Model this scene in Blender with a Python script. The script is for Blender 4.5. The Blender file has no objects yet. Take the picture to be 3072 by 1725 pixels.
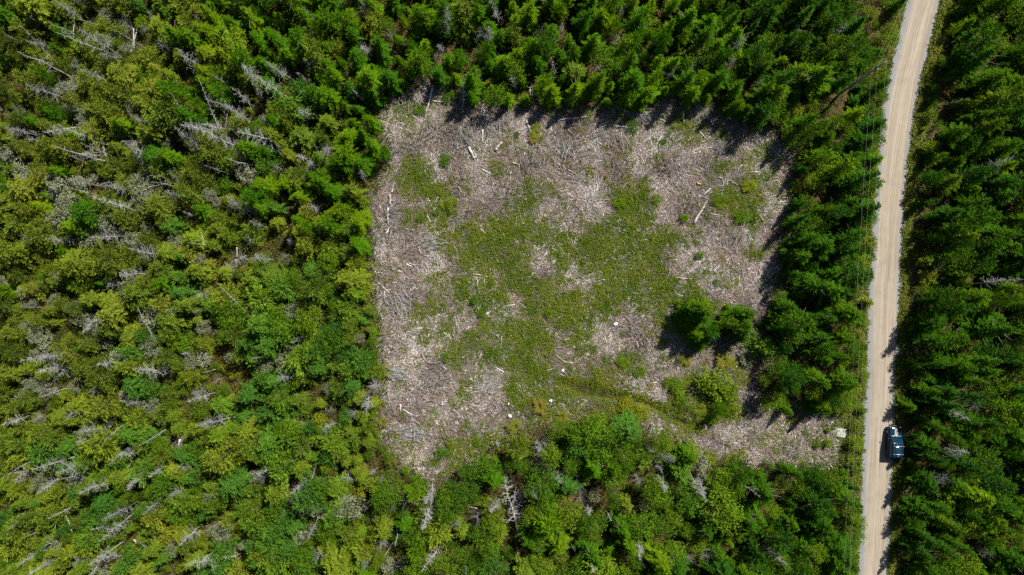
import bpy, math, random
import numpy as np
from mathutils import Vector, Matrix, Quaternion

# ------------------------------------------------------------------ camera, sky, sun, exposure
SC = bpy.context.scene
COL = SC.collection
CAM_H = 97.0            # metres above the ground
PPM = 21.04             # photograph pixels per metre on the ground
CX, CY = 1536.0, 862.5
cam_d = bpy.data.cameras.new('camera'); cam = bpy.data.objects.new('camera', cam_d); COL.objects.link(cam)
cam_d.sensor_width = 36.0
cam_d.lens = 36.0 * CAM_H / (3072.0 / PPM)
cam_d.clip_start = 1.0; cam_d.clip_end = 6000.0
cam.location = (0, 0, CAM_H); cam.rotation_euler = (0, 0, 0)
SC.camera = cam

SHX, SHY = -0.56, -0.68          # shadow offset per metre of height
SUN_EL = math.atan2(1.0, math.hypot(SHX, SHY))
SUN_AZ = math.atan2(-SHX, -SHY)
world = bpy.data.worlds.new('World'); SC.world = world; world.use_nodes = True
wn = world.node_tree.nodes; wl = world.node_tree.links
sky = wn.new('ShaderNodeTexSky'); sky.sky_type = 'NISHITA'; sky.sun_disc = False
sky.sun_elevation = SUN_EL; sky.sun_rotation = SUN_AZ
wl.new(sky.outputs[0], wn['Background'].inputs[0]); wn['Background'].inputs[1].default_value = 0.05; sky.dust_density = .6
sun_d = bpy.data.lights.new('sun', 'SUN'); sun_d.energy = 5.0; sun_d.angle = math.radians(0.5); sun_d.color = (1.0, 0.95, 0.87)
sun = bpy.data.objects.new('sun', sun_d); COL.objects.link(sun)
sun.rotation_euler = Vector((SHX, SHY, -1.0)).to_track_quat('-Z', 'Y').to_euler()
sun.location = (60, 60, 120)
vs = SC.view_settings; vs.view_transform = 'Standard'; vs.look = 'None'; vs.exposure = 1.3; vs.gamma = 1.0; vs.use_curve_mapping = False
SC.cycles.max_bounces = 5; SC.cycles.diffuse_bounces = 3; SC.cycles.glossy_bounces = 2; SC.cycles.transmission_bounces = 3
SC.cycles.use_denoising = False
SC.cycles.caustics_reflective = False; SC.cycles.caustics_refractive = False

rng = np.random.default_rng(11)
random.seed(11)

def gx(px): return (px - CX) / PPM
def gy(py): return (CY - py) / PPM
def at(px, py, z=0.0):           # photo pixel on a horizontal plane at height z -> world
    k = (CAM_H - z) / CAM_H
    return np.array([gx(px) * k, gy(py) * k, z])
def to_px(x, y, z=0.0):
    k = CAM_H / (CAM_H - z)
    return CX + x * k * PPM, CY - y * k * PPM

# ------------------------------------------------------------------ mesh helpers
def make_mesh(name, V, Q=None, T=None, attrs=None, smooth=False):
    V = np.asarray(V, dtype=np.float32)
    Q = np.zeros((0, 4), np.int32) if Q is None or len(Q) == 0 else np.asarray(Q, np.int32)
    T = np.zeros((0, 3), np.int32) if T is None or len(T) == 0 else np.asarray(T, np.int32)
    m = bpy.data.meshes.new(name)
    m.vertices.add(len(V)); m.vertices.foreach_set('co', V.ravel())
    loops = np.concatenate([Q.ravel(), T.ravel()]).astype(np.int32)
    m.loops.add(len(loops)); m.loops.foreach_set('vertex_index', loops)
    nq, nt = len(Q), len(T)
    starts = np.concatenate([np.arange(nq) * 4, nq * 4 + np.arange(nt) * 3]).astype(np.int32)
    m.polygons.add(nq + nt); m.polygons.foreach_set('loop_start', starts)
    m.polygons.foreach_set('loop_total', np.concatenate([np.full(nq, 4), np.full(nt, 3)]).astype(np.int32))
    if smooth: m.polygons.foreach_set('use_smooth', np.ones(nq + nt, bool))
    for k, a in (attrs or {}).items():
        at_ = m.attributes.new(k, 'FLOAT', 'POINT'); at_.data.foreach_set('value', np.asarray(a, np.float32))
    m.update(calc_edges=True); m.validate()
    return m

class MB:
    """collects pieces of ONE mesh"""
    def __init__(s): s.V = []; s.Q = []; s.T = []; s.A = []; s.n = 0
    def add(s, V, Q=None, T=None, a=0.0):
        V = np.asarray(V, float)
        s.V.append(V); s.A.append(np.full(len(V), a) if np.isscalar(a) else np.asarray(a))
        if Q is not None and len(Q): s.Q.append(np.asarray(Q) + s.n)
        if T is not None and len(T): s.T.append(np.asarray(T) + s.n)
        s.n += len(V)
    def mesh(s, name, smooth=False):
        return make_mesh(name, np.concatenate(s.V), np.concatenate(s.Q) if s.Q else None, np.concatenate(s.T) if s.T else None, {'tone': np.concatenate(s.A)}, smooth)

def unit(v): return v / np.maximum(np.linalg.norm(v, axis=-1, keepdims=True), 1e-9)

def leaf_quads(mb, C, D, N, l, w, tone):
    """many small leaf/needle-spray diamonds: base C, direction D, surface normal N"""
    D = unit(D); S = unit(np.cross(D, N)); l = l[:, None]; w = w[:, None]
    Nn = unit(np.cross(S, D))
    p0 = C; p1 = C + D * l * .45 + S * w * .5 - Nn * w * .12; p2 = C + D * l; p3 = C + D * l * .45 - S * w * .5 - Nn * w * .12
    V = np.stack([p0, p1, p2, p3], 1).reshape(-1, 3)
    Q = np.arange(len(C) * 4).reshape(-1, 4)
    mb.add(V, Q, a=np.repeat(tone, 4))

def tube(mb, P, R, sides=6, tone=0.0, cap=True):
    P = np.asarray(P, float); R = np.asarray(R, float); n = len(P)
    d = unit(np.gradient(P, axis=0))
    ref = np.where(np.abs(d[:, 2:3]) > .9, np.array([[1., 0, 0]]), np.array([[0, 0, 1.]]))
    a = unit(np.cross(d, ref)); b = np.cross(d, a)
    th = np.arange(sides) / sides * 2 * math.pi
    ring = P[:, None] + R[:, None, None] * (a[:, None] * np.cos(th)[None, :, None] + b[:, None] * np.sin(th)[None, :, None])
    V = ring.reshape(-1, 3); Q = []
    for i in range(n - 1):
        for j in range(sides):
            k = (j + 1) % sides
            Q.append((i * sides + j, i * sides + k, (i + 1) * sides + k, (i + 1) * sides + j))
    T = []
    if cap:
        V = np.concatenate([V, P[:1], P[-1:]]); c0 = n * sides; c1 = c0 + 1
        for j in range(sides):
            k = (j + 1) % sides
            T.append((c0, k, j)); T.append((c1, (n - 1) * sides + j, (n - 1) * sides + k))
    mb.add(V, Q, T, tone)

def sticks(mb, A, B, ra, rb, tone):
    """many thin three-sided tapered sticks from A to B"""
    A = np.asarray(A, float); B = np.asarray(B, float)
    d = unit(B - A); ref = np.where(np.abs(d[:, 2:3]) > .9, np.array([[1., 0, 0]]), np.array([[0, 0, 1.]]))
    a = unit(np.cross(d, ref)); b = np.cross(d, a)
    vs_ = []
    for P, r in ((A, ra), (B, rb)):
        for t in (0.5, 2.594, 4.689):
            vs_.append(P + (a * math.cos(t) + b * math.sin(t)) * np.asarray(r)[:, None])
    V = np.stack(vs_, 1).reshape(-1, 3)
    o = (np.arange(len(A)) * 6)[:, None]
    Q = np.concatenate([o + np.array([[0, 1, 4, 3]]), o + np.array([[1, 2, 5, 4]]), o + np.array([[2, 0, 3, 5]])])
    mb.add(V, Q, a=np.repeat(tone, 6))

def boxm(mb, c, s, tone=0.0, bev=0.0):
    x, y, z = np.array(s) / 2; c = np.array(c)
    b = min(bev, x, y, z) * .999 if bev else 0
    if not b:
        V = np.array([(i, j, k) for k in (-z, z) for j in (-y, y) for i in (-x, x)]) + c
        Q = [(0, 2, 3, 1), (4, 5, 7, 6), (0, 1, 5, 4), (2, 6, 7, 3), (0, 4, 6, 2), (1, 3, 7, 5)]
        mb.add(V, Q, a=tone); return
    rings = []
    for zz, inset in ((-z, b), (-z + b, 0), (z - b, 0), (z, b)):
        X, Y = x - inset, y - inset
        bb = b if inset == 0 else b * .6
        rings.append([(-X + bb, -Y, zz), (X - bb, -Y, zz), (X, -Y + bb, zz), (X, Y - bb, zz), (X - bb, Y, zz), (-X + bb, Y, zz), (-X, Y - bb, zz), (-X, -Y + bb, zz)])
    V = np.array(rings).reshape(-1, 3) + c; Q = []
    for i in range(3):
        for j in range(8):
            k = (j + 1) % 8; Q.append((i * 8 + j, i * 8 + k, i * 8 + 8 + k, i * 8 + 8 + j))
    n = len(V); V = np.concatenate([V, [c - (0, 0, z)], [c + (0, 0, z)]]); T = []
    for j in range(8):
        k = (j + 1) % 8; T.append((n, k, j)); T.append((n + 1, 24 + j, 24 + k))
    mb.add(V, Q, T, tone)

def link(name, data, mat=None, parent=None):
    o = bpy.data.objects.new(name, data); COL.objects.link(o)
    if mat is not None: data.materials.clear(); data.materials.append(mat)
    if parent is not None: o.parent = parent
    return o
def empty(name, loc=(0, 0, 0)):
    o = bpy.data.objects.new(name, None); COL.objects.link(o); o.location = loc; o.empty_display_size = .3
    return o
def tag(o, label=None, cat=None, group=None, kind=None):
    for k, v in (('label', label), ('category', cat), ('group', group), ('kind', kind)):
        if v: o[k] = v
    return o

# ------------------------------------------------------------------ materials
class NT:
    def __init__(s, name):
        s.m = bpy.data.materials.new(name); s.m.use_nodes = True; s.t = s.m.node_tree; s.t.nodes.clear()
        s.out = s.t.nodes.new('ShaderNodeOutputMaterial')
    def n(s, t, **kw):
        x = s.t.nodes.new(t)
        for k, v in kw.items(): setattr(x, k, v)
        return x
    def l(s, a, b): s.t.links.new(a, b)
    def val(s, sock, v):
        if hasattr(v, 'is_output') or isinstance(v, bpy.types.NodeSocket): s.l(v, sock)
        else: sock.default_value = v
    def mix(s, f, a, b, mode='MIX'):
        x = s.n('ShaderNodeMix', data_type='RGBA', blend_type=mode)
        s.val(x.inputs[0], f); s.val(x.inputs[6], a if not isinstance(a, tuple) else (*a, 1)[:4]); s.val(x.inputs[7], b if not isinstance(b, tuple) else (*b, 1)[:4])
        return x.outputs[2]
    def math(s, op, a, b=0.0, clamp=False):
        x = s.n('ShaderNodeMath', operation=op, use_clamp=clamp); s.val(x.inputs[0], a); s.val(x.inputs[1], b); return x.outputs[0]
    def noise(s, vec, scale, detail=3.0, rough=.55, out=0):
        x = s.n('ShaderNodeTexNoise'); s.l(vec, x.inputs['Vector']); x.inputs['Scale'].default_value = scale
        x.inputs['Detail'].default_value = detail; x.inputs['Roughness'].default_value = rough; return x.outputs[out]
    def ramp(s, f, stops):
        x = s.n('ShaderNodeValToRGB'); s.l(f, x.inputs[0]); e = x.color_ramp.elements
        while len(e) < len(stops): e.new(.5)
        for i, (p, c) in enumerate(stops):
            e[i].position = p; e[i].color = (*c, 1) if len(c) == 3 else c
        return x.outputs[0]
    def rng(s, f, a, b, c=0.0, d=1.0):
        x = s.n('ShaderNodeMapRange'); s.l(f, x.inputs[0]); x.inputs[1].default_value = a; x.inputs[2].default_value = b; x.inputs[3].default_value = c; x.inputs[4].default_value = d
        return x.outputs[0]
    def attr(s, name, out=2):
        x = s.n('ShaderNodeAttribute', attribute_name=name); return x.outputs[out]
    def pos(s): return s.n('ShaderNodeNewGeometry').outputs['Position']
    def objloc(s): return s.n('ShaderNodeObjectInfo').outputs['Location']
    def objrand(s): return s.n('ShaderNodeObjectInfo').outputs['Random']
    def bump(s, h, strength=.5, dist=.05):
        x = s.n('ShaderNodeBump'); s.l(h, x.inputs['Height']); x.inputs['Strength'].default_value = strength; x.inputs['Distance'].default_value = dist
        return x.outputs[0]
    def bsdf(s, col, rough=.8, metal=0.0, normal=None, spec=.3, coat=0.0):
        b = s.n('ShaderNodeBsdfPrincipled'); s.val(b.inputs['Base Color'], (*col, 1) if isinstance(col, tuple) else col)
        s.val(b.inputs['Roughness'], rough); b.inputs['Metallic'].default_value = metal; b.inputs['Specular IOR Level'].default_value = spec
        b.inputs['Coat Weight'].default_value = coat
        if normal is not None: s.l(normal, b.inputs['Normal'])
        s.l(b.outputs[0], s.out.inputs[0]); return b

def foliage_mat(name, stops, transl=.13, tonevar=.62, hi=None):
    """leaf colour: differs from tree to tree (object random + slow noise over the site) and from spray to spray (tone)"""
    t = NT(name)
    f = t.math('ADD', t.math('MULTIPLY', t.objrand(), .62), t.math('MULTIPLY', t.rng(t.noise(t.objloc(), .055, 2.0), .3, .7), .38), True)
    c = t.ramp(f, stops)
    tone = t.attr('tone')
    k = t.rng(tone, 0, 1, 1 - tonevar * .5, 1 + tonevar * .5)
    x = t.n('ShaderNodeVectorMath', operation='SCALE'); t.l(c, x.inputs[0]); t.l(k, x.inputs['Scale'])
    c = x.outputs[0]
    if hi: c = t.mix(t.rng(tone, .78, 1.0, 0, .55), c, hi)
    d = t.n('ShaderNodeBsdfDiffuse'); t.l(c, d.inputs[0])
    tr = t.n('ShaderNodeBsdfTranslucent')
    y = t.n('ShaderNodeVectorMath', operation='MULTIPLY'); t.l(c, y.inputs[0]); y.inputs[1].default_value = (1.25, 1.2, .5); t.l(y.outputs[0], tr.inputs[0])
    m = t.n('ShaderNodeMixShader'); m.inputs[0].default_value = transl; t.l(d.outputs[0], m.inputs[1]); t.l(tr.outputs[0], m.inputs[2])
    t.l(m.outputs[0], t.out.inputs[0])
    return t.m

M = {}
M['spruce_deep'] = foliage_mat('spruce_needles_deep', [(0, (.012, .042, .005)), (.45, (.022, .064, .0035)), (.8, (.040, .084, .003)), (1, (.066, .098, .005))])
M['spruce_bright'] = foliage_mat('spruce_needles_bright', [(0, (.021, .068, .004)), (.4, (.038, .098, .003)), (.75, (.066, .122, .003)), (1, (.098, .134, .005))])
M['fir_olive'] = foliage_mat('fir_needles_olive', [(0, (.044, .076, .010)), (.4, (.072, .108, .009)), (.75, (.100, .128, .010)), (1, (.130, .136, .016))])
M['fir_moss'] = foliage_mat('fir_needles_moss', [(0, (.030, .052, .009)), (.4, (.055, .080, .008)), (.75, (.084, .106, .010)), (1, (.118, .124, .016))])
M['fir_blue'] = foliage_mat('fir_needles_blue', [(0, (.022, .066, .010)), (.4, (.042, .098, .010)), (.75, (.072, .124, .008)), (1, (.104, .140, .009))])
M['leaf_green'] = foliage_mat('broad_leaves_green', [(0, (.026, .066, .006)), (.4, (.046, .094, .005)), (.8, (.076, .120, .006)), (1, (.106, .130, .009))])
M['leaf_yellow'] = foliage_mat('broad_leaves_yellow', [(0, (.072, .110, .009)), (.45, (.094, .124, .009)), (.85, (.118, .128, .010)), (1, (.138, .114, .012))])
M['leaf_lichen'] = foliage_mat('lichen_leaves', [(0, (.085, .098, .050)), (.5, (.130, .145, .085)), (1, (.185, .195, .130))], transl=.15)
M['fern'] = foliage_mat('fern_fronds', [(0, (.062, .085, .012)), (.5, (.088, .095, .013)), (.85, (.104, .088, .014)), (1, (.112, .074, .013))])
M['low'] = None

def bark_mat(name, a, b, rough=.9, patches=0.0):
    t = NT(name); p = t.pos(); f = t.noise(p, 3.5, 4.0)
    f = t.math('ADD', t.math('MULTIPLY', f, .6), t.math('MULTIPLY', t.objrand(), .5), True)
    f2 = t.math('ADD', f, t.math('MULTIPLY', t.math('SUBTRACT', t.attr('tone'), .5), .6), True)
    c = t.ramp(f2, [(.15, a), (.9, b)])
    if patches: c = t.mix(t.rng(t.noise(p, 2.6, 5.0, .7), .50, .60, 0, patches), c, (.10, .075, .058))
    t.bsdf(c, rough, normal=t.bump(t.noise(p, 30, 3.0), .4, .02), spec=.2)
    return t.m
M['bark'] = bark_mat('tree_bark', (.055, .042, .032), (.14, .115, .095))
M['dead'] = bark_mat('weathered_dead_wood', (.10, .10, .095), (.29, .29, .272))
M['brush'] = bark_mat('dead_brush_wood', (.13, .108, .09), (.28, .245, .212))
M['log_pale'] = bark_mat('pale_barkless_wood', (.22, .20, .178), (.47, .44, .405), patches=.75)
M['log_grey'] = bark_mat('grey_weathered_wood', (.16, .147, .136), (.34, .315, .293), patches=.5)
M['log_dark'] = bark_mat('dark_wood_and_shadow', (.055, .042, .035), (.15, .115, .095))  # dark wood of logs, also colours the painted stump shadow and the ridge
M['log_rust'] = bark_mat('rust_brown_wood', (.30, .14, .06), (.48, .26, .12))

def litter_mat():
    t = NT('branch_litter_wood')
    c = t.ramp(t.attr('tone'), [(0, (.024, .018, .016)), (.18, (.076, .060, .054)), (.48, (.200, .168, .156)), (.78, (.355, .315, .298)), (1, (.55, .52, .50))])
    n = t.noise(t.pos(), .22, 2.0)
    c = t.mix(t.rng(n, .42, .72, 0, .6), c, t.mix(1.0, c, (.98, .80, .66), 'MULTIPLY'))
    t.bsdf(c, .9, spec=.15); return t.m
M['litter'] = litter_mat()

def cover_mat(name, stops, transl=.25):
    t = NT(name)
    f = t.math('ADD', t.math('MULTIPLY', t.attr('tone'), .55), t.math('MULTIPLY', t.rng(t.noise(t.pos(), .28, 3.0), .3, .7), .45), True)
    c = t.ramp(f, stops)
    d = t.n('ShaderNodeBsdfDiffuse'); t.l(c, d.inputs[0]); tr = t.n('ShaderNodeBsdfTranslucent'); t.l(c, tr.inputs[0])
    m = t.n('ShaderNodeMixShader'); m.inputs[0].default_value = transl; t.l(d.outputs[0], m.inputs[1]); t.l(tr.outputs[0], m.inputs[2]); t.l(m.outputs[0], t.out.inputs[0])
    return t.m
M['cover'] = cover_mat('low_leafy_cover', [(0, (.028, .064, .005)), (.3, (.062, .104, .006)), (.6, (.104, .134, .009)), (.85, (.145, .148, .018)), (1, (.185, .150, .05))])
M['grass'] = cover_mat('verge_grass', [(0, (.045, .070, .009)), (.4, (.085, .108, .014)), (.75, (.135, .140, .026)), (1, (.23, .20, .08))])
M['under'] = cover_mat('forest_undergrowth', [(0, (.014, .028, .005)), (.4, (.036, .052, .006)), (.7, (.072, .076, .008)), (.88, (.112, .080, .012)), (1, (.145, .062, .013))])

def ground_mat():
    t = NT('ground_soil'); p = t.pos()
    n1 = t.noise(p, .35, 4.0); n2 = t.noise(p, 2.2, 5.0, .7); n3 = t.noise(p, 9.0, 3.0, .7)
    bare = t.ramp(t.math('ADD', t.math('MULTIPLY', n2, .6), t.math('MULTIPLY', n3, .45)), [(.3, (.036, .028, .023)), (.5, (.105, .086, .074)), (.72, (.21, .178, .158))])
    bare = t.mix(t.rng(n1, .42, .68, 0, .6), bare, t.mix(1.0, bare, (.95, .70, .52), 'MULTIPLY'))
    gr = t.ramp(n2, [(.3, (.022, .030, .008)), (.55, (.060, .062, .022)), (.75, (.13, .105, .06))])
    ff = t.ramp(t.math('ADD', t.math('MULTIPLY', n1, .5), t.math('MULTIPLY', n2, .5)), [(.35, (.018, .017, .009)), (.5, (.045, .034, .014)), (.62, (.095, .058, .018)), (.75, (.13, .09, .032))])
    g = t.math('ADD', t.attr('green'), t.math('MULTIPLY', t.math('SUBTRACT', n2, .5), .9), True)
    c = t.mix(t.rng(g, .35, .7), bare, gr)
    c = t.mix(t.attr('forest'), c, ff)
    t.bsdf(c, .95, normal=t.bump(t.math('ADD', n2, n3), .8, .10), spec=.1); return t.m
M['ground'] = ground_mat()

def road_mat():
    t = NT('gravel_road'); uv = t.n('ShaderNodeAttribute', attribute_name='u').outputs[2]; v = t.attr('v'); p = t.pos()
    comb = t.n('ShaderNodeCombineXYZ'); t.l(t.math('MULTIPLY', uv, 34), comb.inputs[0]); t.l(t.math('MULTIPLY', v, .10), comb.inputs[1])
    streak = t.noise(comb.outputs[0], 1.0, 4.0, .65)
    comb2 = t.n('ShaderNodeCombineXYZ'); t.l(t.math('MULTIPLY', uv, 5.5), comb2.inputs[0]); t.l(t.math('MULTIPLY', v, .03), comb2.inputs[1])
    band = t.noise(comb2.outputs[0], 1.0, 2.0)
    fine = t.noise(p, 14, 4.0, .8); med = t.noise(p, .7, 4.0)
    f = t.math('ADD', t.math('ADD', t.math('MULTIPLY', t.rng(streak, .2, .8), .42), t.math('MULTIPLY', fine, .34)), t.math('MULTIPLY', t.math('ADD', med, t.rng(band, .3, .7)), .15))
    tan = t.ramp(f, [(.33, (.096, .081, .062)), (.5, (.178, .150, .113)), (.68, (.250, .215, .168))])
    grey = t.ramp(fine, [(.3, (.070, .072, .075)), (.5, (.140, .142, .144)), (.7, (.215, .217, .22))])
    e = t.math('ABSOLUTE', t.math('SUBTRACT', uv, .55)); e = t.math('ADD', e, t.math('MULTIPLY', t.math('SUBTRACT', t.noise(p, .8, 4.0), .5), .16))
    c = t.mix(t.rng(e, .27, .40), tan, grey)
    trk = t.math('ADD', t.rng(t.math('ABSOLUTE', t.math('SUBTRACT', uv, .40)), 0.01, .10, .22, 0), t.rng(t.math('ABSOLUTE', t.math('SUBTRACT', uv, .70)), .01, .10, .22, 0))
    c = t.mix(trk, c, (.222, .188, .143)); c = t.mix(t.rng(t.noise(p, .45, 5.0, .65), .55, .70, 0, .35), c, (.115, .105, .090))
    t.bsdf(c, .95, normal=t.bump(t.math('ADD', fine, streak), .5, .03), spec=.12); return t.m
M['road'] = road_mat()

def simple(name, col, rough=.5, metal=0.0, spec=.4, var=.15, scale=4.0, coat=0.0):
    t = NT(name); n = t.noise(t.n('ShaderNodeTexCoord').outputs['Object'], scale, 4.0)
    c = t.mix(t.rng(n, .3, .7), tuple(x * (1 - var) for x in col), tuple(min(1, x * (1 + var)) for x in col))
    t.bsdf(c, rough, metal, spec=spec, coat=coat); return t.m
M['paint'] = simple('dark_blue_car_paint', (.003, .017, .036), .09, .0, .22, .1, coat=.0)
M['hood_tan'] = simple('tan_hood_patch', (.20, .175, .14), .9, 0, .05, .08)
M['glass'] = simple('car_glass', (.004, .022, .032), .10, 0, .45, .05)
M['trim'] = simple('black_plastic', (.018, .018, .020), .55)
M['alu'] = simple('brushed_aluminium', (.62, .62, .60), .35, .8)
M['tyre'] = simple('tyre_rubber', (.022, .022, .023), .85)
M['lamp'] = simple('lamp_glass', (.30, .32, .34), .25, 0, .5)
M['red'] = simple('red_lamp_glass', (.35, .02, .02), .2)
M['pole'] = simple('weathered_pole_wood', (.17, .155, .145), .9, var=.35, scale=2.0)
M['wire'] = simple('aluminium_wire', (.26, .27, .22), .6, .1)
M['porc'] = simple('white_porcelain', (.40, .41, .43), .3)
M['stone'] = simple('white_granite', (.44, .43, .405), .85, var=.25, scale=3.0)
M['board'] = simple('weathered_pale_board', (.25, .255, .235), .85, var=.3, scale=2.5)
M['gravel'] = simple('loose_gravel', (.15, .15, .15), .9, var=.4, scale=40)
def water_mat():
    t = NT('ditch_water'); p = t.pos(); t.bsdf(t.ramp(t.noise(p, 1.2, 4.0), [(.35, (.012, .010, .004)), (.7, (.040, .030, .008))]), .12, normal=t.bump(t.noise(p, 6, 2.0), .15, .02), spec=.5); return t.m
M['water'] = water_mat()

# ------------------------------------------------------------------ site plan (photo pixels -> metres)
S = 3072 / 2575.0
CLEAR = np.array([(965, 262), (1000, 238), (1040, 222), (1085, 210), (1128, 235), (1150, 275), (1215, 272), (1300, 277), (1380, 285), (1450, 290), (1560, 283), (1640, 278), (1700, 262), (1760, 285), (1850, 310),
    (1945, 350), (1985, 400), (1990, 470), (1978, 510), (1962, 620), (1945, 700), (1925, 790), (1915, 850), (1905, 900), (1895, 960), (1885, 1030), (1960, 1040), (2060, 1045), (2120, 1040), (2130, 1100), (2125, 1165),
    (1990, 1165), (1870, 1160), (1800, 1140), (1720, 1110), (1650, 1075), (1590, 1050), (1500, 1035), (1440, 1040), (1380, 1055), (1300, 1080), (1240, 1110), (1185, 1160), (1090, 1200), (1010, 1165), (965, 1110), (960, 1030), (968, 950),
    (965, 880), (955, 800), (945, 720), (942, 640), (935, 560), (945, 480), (980, 420), (985, 380), (965, 330)]) * S
RL = np.array([(2744, -140), (2716, 0), (2690, 110), (2666, 215), (2644, 318), (2634, 418), (2624, 517), (2614, 650), (2611, 734), (2601, 853), (2598, 973), (2595, 1150), (2586, 1269), (2582, 1388), (2576, 1508), (2573, 1627), (2571, 1725), (2566, 1900)], float)
RR = np.array([(2866, -140), (2825, 0), (2795, 119), (2764, 238), (2742, 358), (2726, 477), (2716, 575), (2708, 694), (2704, 813), (2698, 932), (2692, 1051), (2685, 1150), (2683, 1269), (2680, 1388), (2676, 1508), (2670, 1627), (2665, 1725), (2660, 1900)], float)
def road_l(py): return np.interp(py, RL[:, 1], RL[:, 0])
def road_r(py): return np.interp(py, RR[:, 1], RR[:, 0])
POLE_GAP = np.array([(2505, 285), (2540, 305), (2590, 250), (2665, 190), (2652, 176), (2560, 235)], float)
POLE_FOOT = np.array([(2508, 285), (2540, 305), (2556, 275), (2535, 262)], float)

def in_poly(px, py, poly):
    px = np.atleast_1d(px); py = np.atleast_1d(py); c = np.zeros(px.shape, bool); n = len(poly); j = n - 1
    for i in range(n):
        xi, yi = poly[i]; xj, yj = poly[j]
        c ^= ((yi > py) != (yj > py)) & (px < (xj - xi) * (py - yi) / (yj - yi + 1e-12) + xi); j = i
    return c
def poly_dist(px, py, poly):          # distance in pixels to the outline
    px = np.atleast_1d(px)[:, None]; py = np.atleast_1d(py)[:, None]
    a = poly; b = np.roll(poly, -1, 0); d = b - a
    t = np.clip(((px - a[:, 0]) * d[:, 0] + (py - a[:, 1]) * d[:, 1]) / (d ** 2).sum(1), 0, 1)
    return np.sqrt((px - a[:, 0] - t * d[:, 0]) ** 2 + (py - a[:, 1] - t * d[:, 1]) ** 2).min(1)

RG = 6.0
_gx = np.arange(-150, 3400, RG); _gy = np.arange(-320, 1900, RG); _GX, _GY = np.meshgrid(_gx, _gy); _GX = _GX.ravel(); _GY = _GY.ravel()
def sdf_grid(poly):
    d = np.concatenate([poly_dist(_GX[i:i + 40000], _GY[i:i + 40000], poly) for i in range(0, len(_GX), 40000)])
    return np.where(in_poly(_GX, _GY, poly), -d, d).reshape(len(_gy), len(_gx))
SD_CLEAR = sdf_grid(CLEAR); SD_GAP = sdf_grid(POLE_GAP); SD_FOOT = sdf_grid(POLE_FOOT)
def sd_at(G, px, py):
    i = np.clip(np.rint((np.asarray(py) + 320) / RG).astype(int), 0, G.shape[0] - 1); j = np.clip(np.rint((np.asarray(px) + 150) / RG).astype(int), 0, G.shape[1] - 1)
    return G[i, j]

GREEN = """011030000000000000000000000000
033210011323111101331121000000
111000002120003411555211000000
111000003030000111256522210000
112240010010000001112124410000
127510132131020011113324210000
167741011310010341001575422000
012483003520003663002785220000
044543265551157774123157520000
011256776774578876542113110000
011057777647888777541102200000
134125766424788776421011000000
101356746652266777643312100000
102435775657767777645411100000
314543545537775346555321100000
213565578745662113543321200000
111466768774342112222342100000
110044665774224553442132100000
210015326765565245565672100000
210003216677666542677752100000
310001014666656765777751111112
210013445345565652466310123424
210156666666555554232100231333
411245555555566666655321244224""".split('\n')
GREEN = np.array([[int(c) for c in r] for r in GREEN], float) / 9.0
_pn = rng.random((8, 64, 64))
def vnoise(x, y, s, k=0):          # cheap value noise for scattering
    x = np.asarray(x) / s + 1000.3 * (k + 1); y = np.asarray(y) / s + 517.7 * (k + 1)
    xi = np.floor(x).astype(int); yi = np.floor(y).astype(int); fx = x - xi; fy = y - yi
    fx = fx * fx * (3 - 2 * fx); fy = fy * fy * (3 - 2 * fy); g = _pn[k % 8]
    return (g[xi % 64, yi % 64] * (1 - fx) * (1 - fy) + g[(xi + 1) % 64, yi % 64] * fx * (1 - fy) + g[xi % 64, (yi + 1) % 64] * (1 - fx) * fy + g[(xi + 1) % 64, (yi + 1) % 64] * fx * fy)
def green_at(px, py):
    c = np.clip((np.asarray(px) - 1128) / 48 - .5, 0, 28.999); r = np.clip((np.asarray(py) - 252) / 48 - .5, 0, 22.999)
    ci = c.astype(int); ri = r.astype(int); fc = c - ci; fr = r - ri
    return GREEN[ri, ci] * (1 - fc) * (1 - fr) + GREEN[ri, ci + 1] * fc * (1 - fr) + GREEN[ri + 1, ci] * (1 - fc) * fr + GREEN[ri + 1, ci + 1] * fc * fr

DITCH = np.array([(1680, 1145, .2), (1705, 1152, .6), (1740, 1165, 1.1), (1790, 1178, .95), (1840, 1186, .45), (1890, 1195, .25), (1940, 1208, .3), (1980, 1228, .4), (2015, 1248, .45), (2055, 1268, .3), (2090, 1283, .1)], float)
def ditch_depth(px, py):
    a = DITCH[:-1]; b = DITCH[1:]; d = b[:, :2] - a[:, :2]
    px = np.atleast_1d(px)[:, None]; py = np.atleast_1d(py)[:, None]
    t = np.clip(((px - a[:, 0]) * d[:, 0] + (py - a[:, 1]) * d[:, 1]) / (d ** 2).sum(1), 0, 1)
    ds = np.sqrt((px - a[:, 0] - t * d[:, 0]) ** 2 + (py - a[:, 1] - t * d[:, 1]) ** 2) / PPM - (a[:, 2] + (b[:, 2] - a[:, 2]) * t) * .5
    return np.clip(1 - ds.min(1) / .9, 0, 1)

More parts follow.
